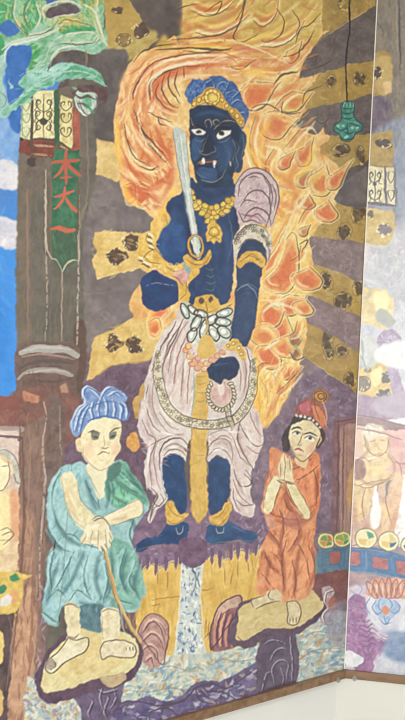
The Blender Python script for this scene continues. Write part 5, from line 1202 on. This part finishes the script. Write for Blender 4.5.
# reflected head of a viewer, put into the paint as a violet shape
part('painted_head_reflection')
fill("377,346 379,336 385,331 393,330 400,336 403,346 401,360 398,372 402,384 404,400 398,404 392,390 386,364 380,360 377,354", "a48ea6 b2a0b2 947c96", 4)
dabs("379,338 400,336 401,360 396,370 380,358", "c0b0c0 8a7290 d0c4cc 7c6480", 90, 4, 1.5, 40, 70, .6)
part('')
fill("358,340 376,338 378,362 360,366", "bfc0b8 cccbc4 b0b4ae", 6, f=2, nid=False); fill("402,340 640,340 640,372 404,370", "d8d8d8 e2e2e0", 6, f=2)  # pale reflected glare either side of the head, painted in
line("361,338 363,352 362,360", 2.4, "8a8490", .6); line("358,352 364,362 368,374", 1.6, "7f9098", .6)
fill("356,396 410,404 410,422 354,418", "94788a a48a98 846a7c", 6, f=1.5)
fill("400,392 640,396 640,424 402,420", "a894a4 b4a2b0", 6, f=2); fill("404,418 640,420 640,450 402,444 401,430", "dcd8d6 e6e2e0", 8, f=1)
# doorway with a seated pair
part('painted_doorway')
fill("354,416 380,420 402,424 640,440 640,452 400,434 380,428 353,424", "8f6a62 9c766c 80605a", 5, sm=False)
fill("353,424 380,428 402,436 402,545 352,548", "d0ac94 dab9a2 c29c86", 7, sm=False)
line("354,424 380,428 404,434", 1.4, "6d4c4a", .7)
part('painted_doorway/painted_seated_figure')
fill("362,432 370,426 380,428 388,434 390,446 388,454 394,462 396,476 388,484 376,488 372,500 366,516 356,520 354,490 360,470 366,458 362,446", "dabd88 e4cb9a ccaa78", 5)
fill("362,430 372,424 384,428 388,436 378,436 366,440", "d8cdb4 e2d8c2", 4, f=1, nid=True)
for p_ in ("362,430 368,425 376,427 384,426 390,432", "368,427 370,434", "378,428 380,436"): line(p_, 1.2, "a89c8c", .7)
line("370,442 376,440", 1.4, "8f7a68", .7); line("379,440 385,441", 1.4, "8f7a68", .7); line("377,446 380,450", 1, "b08a68", .7); line("374,454 382,454", 1, "a8685c", .6)
fill("354,462 362,460 366,470 364,478 356,480", "94685a 84584c", 4, f=1.5, nid=True)
line("356,458 366,459 376,457", 1.6, "f0ead8", .8); line("358,486 372,482 388,478 394,470", 1.1, "8a6a4c", .7); line("388,456 396,466 396,478", 1.1, "9a7a58", .6)
fill("386,484 394,480 398,490 394,500 388,498", "6c6868 807a76", 4, f=1.2, nid=True); fill("392,480 402,470 404,500 396,530 380,540 378,510 386,500", "deb890 e6c6a0 d0a880", 5, f=1, nid=True)
part('painted_doorway/white_flame')
fill("376,484 379,496 381,510 379,524 374,530 370,522 372,504", "e6e2dc efece6 d8d4d2", 5)
part('painted_doorway/white_flame ')
fill("404,470 412,480 412,540 396,544 398,515 402,490", "e4e2e2 eeecec", 5)
part('painted_doorway/rose_cloud')
fill("390,436 398,430 640,440 640,500 404,474 396,462 391,450", "d8a498 e2b2a6 cc968c", 6)
line("394,462 402,464 412,462", 1.6, "9a7a72", .7)
part('painted_doorway')
dabs("354,490 400,500 396,540 352,542", "e6c6a0 c49a80 dcb090 b88a74", 60, 9, 2.4, 100, 30, .4)
part('painted_doorway/painted_seated_figure')
soft(("358,470 364,482 376,484 390,478", "366,452 360,462 358,476", "386,452 394,464 394,476"), 3, "a8764c", .55, .9)
soft(("364,466 376,468 388,466", "372,474 384,472", "380,500 388,520", "360,500 358,516"), 4, "f0d488", .7, 1.2)
soft(("364,436 368,446 366,456", "388,438 390,448"), 2.4, "9a7a5c", .6, .7)
for p_ in ("364,434 366,446 372,454 380,456 387,450 389,438", "356,460 364,458 370,462", "354,484 366,488 380,484 394,476", "366,488 362,504 364,520", "388,484 386,504 392,524", "378,486 376,500", "392,456 400,466 402,476"): line(p_, 1, "7a543c", .7)
part('painted_doorway')
for p_ in ("353,414 376,418 404,426", "354,428 378,432 402,440", "352,546 376,540 400,545"): line(p_, 1.6, "7d5450", .7)
soft(("354,500 356,530", "396,510 390,538", "366,522 364,540"), 5, "b8805c", .5, 1.6)
part('painted_doorway/white_flame')
fill("376,486 379,498 381,512 379,524 374,529 371,520 373,504", "ebe8e2 f2efe9", 5)
# medallions and painted ledge
part('painted_ledge')
fill("350,549 370,550 404,556 640,580 640,600 404,580 380,576 349,570", "50749c 5a80a8 456890", 5, sm=False)
for q_ in ("351,552 359,551 360,564 350,565", "372,556 388,558 388,571 373,568", "396,560 412,563 412,577 397,574"):
    fill(q_, "a8625c b4706a 985650", 4, sm=False, nid=True); out(q_, 1.6, "3f6490", .8)
line("349,548 375,549 404,556", 2, "3c5c8c", .8); line("349,571 378,574 404,580", 1.6, "7d8fa0", .8); line("366,552 366,570", 2.4, "6c93b4", .7)
part('painted_medallion')
medal(366, 538.5, 11, "e4d49a d8b868 e6dcae 4f9078", "e2d8a8 ece4bc d4c890")
part('painted_medallion ')
medal(388.5, 541.5, 10.5, "3c5c8c e0b868 e6dcae d9c078", "e2d8a8 ece4bc d4c890")
part('painted_medallion  ')
medal(410, 545, 9, "d6b868 3c5c8c e0cc7c 4f8a70", "e2d8a8 ece4bc d4c890")
part('')
fill("348,574 378,577 410,583 410,596 348,590", "ac8c8c b89a98 9c7c80", 6, f=1.5)
# lotus
part('')
fill("346,588 640,596 640,700 340,690", "c8bcc8 d4cad2 bcaebc", 8, f=2)
part('painted_violet_cloud')
fill("348,600 358,594 368,606 366,622 374,636 392,642 404,644 400,652 384,650 374,660 372,672 358,672 352,662 343,666 344,640", "9a6c92 a87c9e 8a5e84", 6)
dabs("348,602 364,606 372,636 398,646 372,664 348,650", "b08cac 7f527c bc9cb6 8f6690", 110, 7, 2, 40, 50, .5)
for k in range(6):
    line([(362, 620 + k * 5), (367, 622 + k * 5), (372, 618 + k * 5), (378, 622 + k * 5)], 1.1, "6f466c", .7)
for k in range(5):
    line([(380, 634 + k * 3), (386, 637 + k * 3), (394, 635 + k * 3)], 1, "7a5078", .6)
part('painted_white_cloud')
fill("345,652 352,652 361,656 363,662 358,666 350,666 344,664", "dcdadc e6e4e4 cccad2", 5, f=.6)
part('painted_white_cloud ')
fill("366,606 372,590 384,584 412,590 412,634 396,634 382,630 372,622", "d4d2da e0dee4 c4c4d0", 6, f=1)
part('painted_white_cloud  ')
fill("376,660 390,656 412,660 412,690 380,680", "c2c2cc d0d0d6 b4b6c4", 6, f=1.5)
part('')
fill("390,636 404,632 640,640 640,668 404,662", "7f8fae 8e9cb6 7082a4", 6, f=2.5)
part('painted_lotus')
fill("366,592 370,582 376,578 384,580 392,578 402,578 412,584 412,596 398,599 384,598 372,598", "d09a82 dcae96 c0846e", 4)
for x_ in (371, 377, 383, 389, 395, 401):
    out([(388 + (x_ - 388) * .7 - 2, 598), (x_ - 4, 588), (388 + (x_ - 388) * 1.22, 578 + abs(x_ - 388) * .18), (x_ + 3.4, 588), (388 + (x_ - 388) * .7 + 2, 598)], 1.1, "94584c", .8); line([(x_, 584), (x_ - .5, 594)], 1.2, "ecccb8", .7)
part('painted_lotus/scroll')
fill("374,602 384,598 396,602 400,612 392,618 388,624 382,620 376,614", "a8bad2 b8c8da 96aac6", 4)
for p_ in ("376,600 372,608 378,614 384,610", "394,600 400,608 394,614 390,610", "380,600 378,606 382,612", "384,616 386,624 390,618", "370,598 366,606 370,614", "388,598 392,604 390,610", "378,618 384,624 392,622"): line(p_, 1.3, "5f80b0", .8)
fill(ell(386, 610, 3.4, 5), "d08458 dc9668", 3, nid=True)
part('')
for p_ in ("350,590 356,596 352,604 358,606", "354,582 362,588 358,596"): line(p_, 1.1, "7f84a8", .6)

# crisper strokes where the brush left a ridge of paint
for ch_ in range(3):
    IMG[..., ch_] += .75 * (IMG[..., ch_] - blur(blur(IMG[..., ch_], 2), 2))
IMG = np.clip(IMG, 0, 1)
# ---------------------------------------------------------------- murals as meshes
def to_px(P):
    """photograph coordinates of world points (n,3): the tracing grid used for the brush strokes"""
    d = P - np.array(EYE)
    r, u, f = (np.array(v) for v in (AX_R, AX_U, AX_F))
    w = d @ f
    return 202.5 + FOC * (d @ r) / w, 360.0 - FOC * (d @ u) / w
GAIN = np.array([0.94, 0.93, 0.91], np.float32)      # light the wall receives in this room
VEIL = np.array([0.032, 0.020, 0.008], np.float32)   # sheen of the varnish that the light adds on top
def to_linear(c):
    c = np.clip(c, 0, 1)
    return np.where(c <= .04045, c / 12.92, ((c + .055) / 1.055) ** 2.4)
def paint_mat():
    mt = bpy.data.materials.new('mural_paint'); mt.use_nodes = True
    nt = mt.node_tree; b = nt.nodes['Principled BSDF']
    at = nt.nodes.new('ShaderNodeAttribute'); at.attribute_name = 'paint'
    nt.links.new(at.outputs['Color'], b.inputs['Base Color'])
    b.inputs['Roughness'].default_value = .30; b.inputs['Specular IOR Level'].default_value = .5
    b.inputs['Coat Weight'].default_value = .5; b.inputs['Coat Roughness'].default_value = .18
    tc = nt.nodes.new('ShaderNodeTexCoord')
    nz = nt.nodes.new('ShaderNodeTexNoise'); nz.inputs['Scale'].default_value = 60; nz.inputs['Detail'].default_value = 4
    bp = nt.nodes.new('ShaderNodeBump'); bp.inputs['Strength'].default_value = .10; bp.inputs['Distance'].default_value = .002
    nt.links.new(tc.outputs['Object'], nz.inputs['Vector']); nt.links.new(nz.outputs['Fac'], bp.inputs['Height']); nt.links.new(bp.outputs['Normal'], b.inputs['Normal'])
    return mt
M_PAINT = paint_mat()
M_BOARD = principled('mural_board_edge', (.45, .38, .30), .7)
LABELS = {}
def pieces(sel, nv, nu):
    """connected patches of a motif that other motifs cut apart, largest first (crumbs stay with the largest)"""
    left = set(np.flatnonzero(sel).tolist()); found = []
    while left:
        st = [left.pop()]; comp = list(st)
        while st:
            k = st.pop()
            for n in (k - nu, k + nu, k - 1 if k % nu else -1, k + 1 if k % nu < nu - 1 else -1):
                if n in left: left.remove(n); st.append(n); comp.append(n)
        found.append(comp)
    found.sort(key=len, reverse=True)
    big = [found[0]] + [c for c in found[1:] if len(c) > 25]
    for c in found[1:]:
        if len(c) <= 25: pass
    out_ = []
    for c in big:
        m_ = np.zeros(sel.shape, bool); m_[c] = True; out_.append(m_)
    return out_
def build_mural(sd, D, N, length, du, dv, label):
    nu, nv = int(round(length / du)), int(round((Z_TOP - Z_BOT) / dv))
    u = np.linspace(0.0, length, nu + 1); v = np.linspace(Z_BOT, Z_TOP, nv + 1)
    U, V = np.meshgrid(u, v)
    P = np.zeros(U.shape + (3,)); P[..., 0] = A.x + D.x * U; P[..., 1] = A.y + D.y * U; P[..., 2] = V
    px, py = to_px(P.reshape(-1, 3))
    inset = .9                                     # keep clear of the other wall's paint at the corner
    px = np.minimum(px, CORNER(py) - inset) if sd == 'L' else np.maximum(px, CORNER(py) + inset)
    fx = np.clip((px - X0) * S - .5, 0, CW - 1.01); fy = np.clip((py - Y0) * S - .5, 0, CH - 1.01)
    ix, iy = fx.astype(int), fy.astype(int); tx, ty = (fx - ix)[:, None], (fy - iy)[:, None]
    c = (IMG[iy, ix] * (1 - tx) + IMG[iy, ix + 1] * tx) * (1 - ty) + (IMG[iy + 1, ix] * (1 - tx) + IMG[iy + 1, ix + 1] * tx) * ty
    c = c * .93 + np.array([.80, .77, .71]) * .07      # milky veil of reflected room light mixed evenly into every colour
    c = np.clip((to_linear(c) - VEIL) / GAIN, .004, .92)
    C4 = np.concatenate([c, np.ones((len(c), 1))], 1).astype(np.float32)
    # motif of every cell, read at its centre
    Pc = (P[:-1, :-1] + P[1:, 1:]).reshape(-1, 3) / 2
    qx, qy = to_px(Pc)
    qx = np.minimum(qx, CORNER(qy) - inset) if sd == 'L' else np.maximum(qx, CORNER(qy) + inset)
    ids = IDM[np.clip(((qy - Y0) * S).astype(int), 0, CH - 1), np.clip(((qx - X0) * S).astype(int), 0, CW - 1)]
    base_id = PARTS.index((sd, ''))
    for i in np.unique(ids):
        if PARTS[i][0] != sd: ids[ids == i] = base_id
    ii = np.arange(nv)[:, None] * (nu + 1) + np.arange(nu)[None, :]
    quads = np.stack([ii, ii + 1, ii + nu + 2, ii + nu + 1], -1).reshape(-1, 4)
    if np.cross(np.array(D), (0, 0, 1)) @ np.array(N) < 0: quads = quads[:, ::-1]
    # local coordinates around the mural's foot in the corner
    origin = A + Vector((0, 0, Z_BOT))
    L = (P.reshape(-1, 3) - np.array(origin)).astype(np.float32)
    def cells(name, sel, parent, extra=None):
        q = quads[sel]
        used, inv = np.unique(q, return_inverse=True)
        co, cl = L[used], C4[used]; fc = inv.reshape(-1, 4)
        me = bpy.data.meshes.new(name)
        nvert, nf = len(co), len(fc)
        if extra is not None:
            ev, ef = extra
            fc = np.concatenate([fc, ef + nvert]); co = np.concatenate([co, ev]); cl = np.concatenate([cl, np.tile([.3, .25, .2, 1], (len(ev), 1))])
        me.vertices.add(len(co)); me.vertices.foreach_set('co', co.astype(np.float32).ravel())
        me.loops.add(fc.size); me.loops.foreach_set('vertex_index', fc.astype(np.int32).ravel())
        me.polygons.add(len(fc)); me.polygons.foreach_set('loop_start', np.arange(0, fc.size, 4, dtype=np.int32))
        at = me.attributes.new('paint', 'FLOAT_COLOR', 'POINT'); at.data.foreach_set('color', cl.astype(np.float32).ravel())
        me.materials.append(M_PAINT)
        if extra is not None:
            me.materials.append(M_BOARD)
            mi = np.zeros(len(fc), np.int32); mi[nf:] = 1; me.polygons.foreach_set('material_index', mi)
        me.update(calc_edges=True)
        o = bpy.data.objects.new(name, me); COL.objects.link(o)
        if parent is not None: o.parent = parent
        return o
    # board behind the paint: back and four edges
    b0, b1 = np.array(D) * 0.0, np.array(D) * length
    h = np.array((0, 0, Z_TOP - Z_BOT)); back = -np.array(N) * (BOARD - .0005)
    ev = np.array([b0, b1, b1 + h, b0 + h, b0 + back, b1 + back, b1 + h + back, b0 + h + back])
    ef = np.array([[4, 5, 6, 7], [0, 1, 5, 4], [1, 2, 6, 5], [2, 3, 7, 6], [3, 0, 4, 7]])
    root = cells('mural', ids == base_id, None, (ev, ef))
    root.location = origin
    root['label'], root['category'] = label, 'mural'
    made = {'': root}
    order = sorted((p for p in range(len(PARTS)) if PARTS[p][0] == sd and PARTS[p][1]), key=lambda p: PARTS[p][1].count('/'))
    for p in order:
        path = PARTS[p][1]
        sel = ids == p
        if sel.sum() < 6: continue
        up = path.rsplit('/', 1)[0] if '/' in path else ''
        if up not in made: up = ''
        nm = path.rsplit('/', 1)[-1].split('#')[0].strip()
        groups = pieces(sel, nv, nu) if nm in ('painted_pillar', 'painted_head_reflection', 'necklace', 'painted_sky') else [sel]
        o = cells(nm, groups[0], made[up])
        made[path] = o
        for g in groups[1:]: cells(nm, g, made[up])
        if path.strip() in LABELS: o['label'] = LABELS[path.strip()]
    return root
LABELS.update({
    'painted_guardian': 'blue-skinned guardian holding a sword and a rope', 'painted_guardian/sword': 'pale upright sword blade', 'painted_guardian/crown': 'gold jewelled crown band',
    'painted_guardian/skirt': 'pinkish white pleated skirt', 'painted_guardian/sash': 'long plain gold sash', 'painted_guardian/girdle': 'white beaded girdle', 'painted_guardian/rope_loop': 'beaded rope loop in the lowered hand',
    'painted_flames': 'orange and yellow flames around the guardian', 'painted_attendant': 'boy in pale teal robe leaning on a staff', 'painted_attendant #2': 'child in orange robe with joined palms',
    'painted_sky': 'blue sky with white clouds', 'painted_pillar': 'brown hall pillar with grey capital', 'painted_name_board': 'green name board with red characters', 'painted_lantern': 'pierced lantern house under the pine',
    'painted_pine': 'mint green pine boughs', 'painted_waterfall': 'white and blue waterfall', 'painted_cliff': 'golden cliff face', 'painted_pool': 'pale flecked water', 'painted_bell': 'green bell hanging on a dark cord',
    'painted_lotus': 'pink lotus with blue scrolls', 'painted_violet_cloud': 'magenta violet cloud', 'painted_screen': 'pale screen with black scrollwork', 'painted_niche/painted_sage': 'grey-haired sage in the niche'})
build_mural('L', DL, NL, 1.80, .0027, .0024, 'large mural of a blue guardian amid flames, on the wall left of the corner')
build_mural('R', DR, NR, .60, .0027, .0026, 'mural with lotus and violet clouds, on the wall right of the corner')

# ---------------------------------------------------------------- small fittings
M_CLIP = principled('aged_metal_clip', (.42, .42, .36), .45, .5, (.30, .31, .26), 200, 0, 80, 2, .5)
def clip(pos, N, D, label):
    """round-headed retaining clip screwed to the lower edge of the moulding"""
    def tube(r0, r1, d0, d1, n=16):
        vs_, fs = [], []
        up = Vector((0, 0, 1))
        for r, d in ((r0, d0), (r1, d1)):
            for k in range(n):
                t = 2 * math.pi * k / n
                vs_.append(D * (r * math.cos(t)) + up * (r * math.sin(t)) + N * d)
        fs = [(k, (k + 1) % n, n + (k + 1) % n, n + k) for k in range(n)] + [tuple(range(n))[::-1], tuple(range(n, 2 * n))]
        return vs_, fs
    a, b = tube(.0075, .0068, 0, .006)
    o = mesh_obj('panel_clip', a, b, M_CLIP)
    o.location = pos
    a, b = tube(.0042, .0030, .006, .0095)
    mesh_obj('screw_head', a, b, M_CLIP, o)
    up = Vector((0, 0, 1))
    vs_ = [D * x + up * z + N * y for y in (0, .003) for (x, z) in ((-.004, .003), (.004, .003), (.003, .010), (-.003, .010))]
    mesh_obj('tongue', vs_, [(0, 1, 2, 3), (7, 6, 5, 4), (0, 4, 5, 1), (1, 5, 6, 2), (2, 6, 7, 3), (3, 7, 4, 0)], M_CLIP, o)
    o['label'], o['category'], o['group'] = label, 'clip', 'panel clips under the moulding'
clip(A + DL * .050 + NL * .014 + Vector((0, 0, Z_BOT - MH + .002)), NL, DL, 'small round metal clip under the moulding, left of the corner')
clip(A + DR * .036 + NR * .014 + Vector((0, 0, Z_BOT - MH + .002)), NR, DR, 'small round metal clip under the moulding, right of the corner')

# fill lamps added out of view to brighten the room
M_SHADE = principled('fill_lamp_housing', (.8, .8, .78), .4)
M_DIFF = bpy.data.materials.new('fill_lamp_diffuser'); M_DIFF.use_nodes = True
_b = M_DIFF.node_tree.nodes['Principled BSDF']; _b.inputs['Emission Color'].default_value = (1, .96, .88, 1); _b.inputs['Emission Strength'].default_value = 2.0
for k, (x, y, where) in enumerate(((1.0, 0.3, 'nearest the mural corner'), (-.4, -1.6, 'nearest the windows'))):
    o = bar('fill_lamp', -.62, .62, -.11, .11, -.07, 0, M_SHADE); o.location = (x, y, Z_CEIL)
    bar('diffuser', -.59, .59, -.085, .085, -.078, -.0702, M_DIFF, o)
    o['label'], o['category'], o['group'] = 'added long white fill lamp ' + where, 'lamp', 'added fill lamps'
    ld = bpy.data.lights.new('fill_lamp_light', 'AREA'); ld.shape = 'RECTANGLE'; ld.size, ld.size_y = 1.1, .16; ld.energy = LAMP_POWER; ld.color = (1, .98, .94)
    lo = bpy.data.objects.new('fill_lamp_light', ld); COL.objects.link(lo); lo.location = (x, y, Z_CEIL - .085)
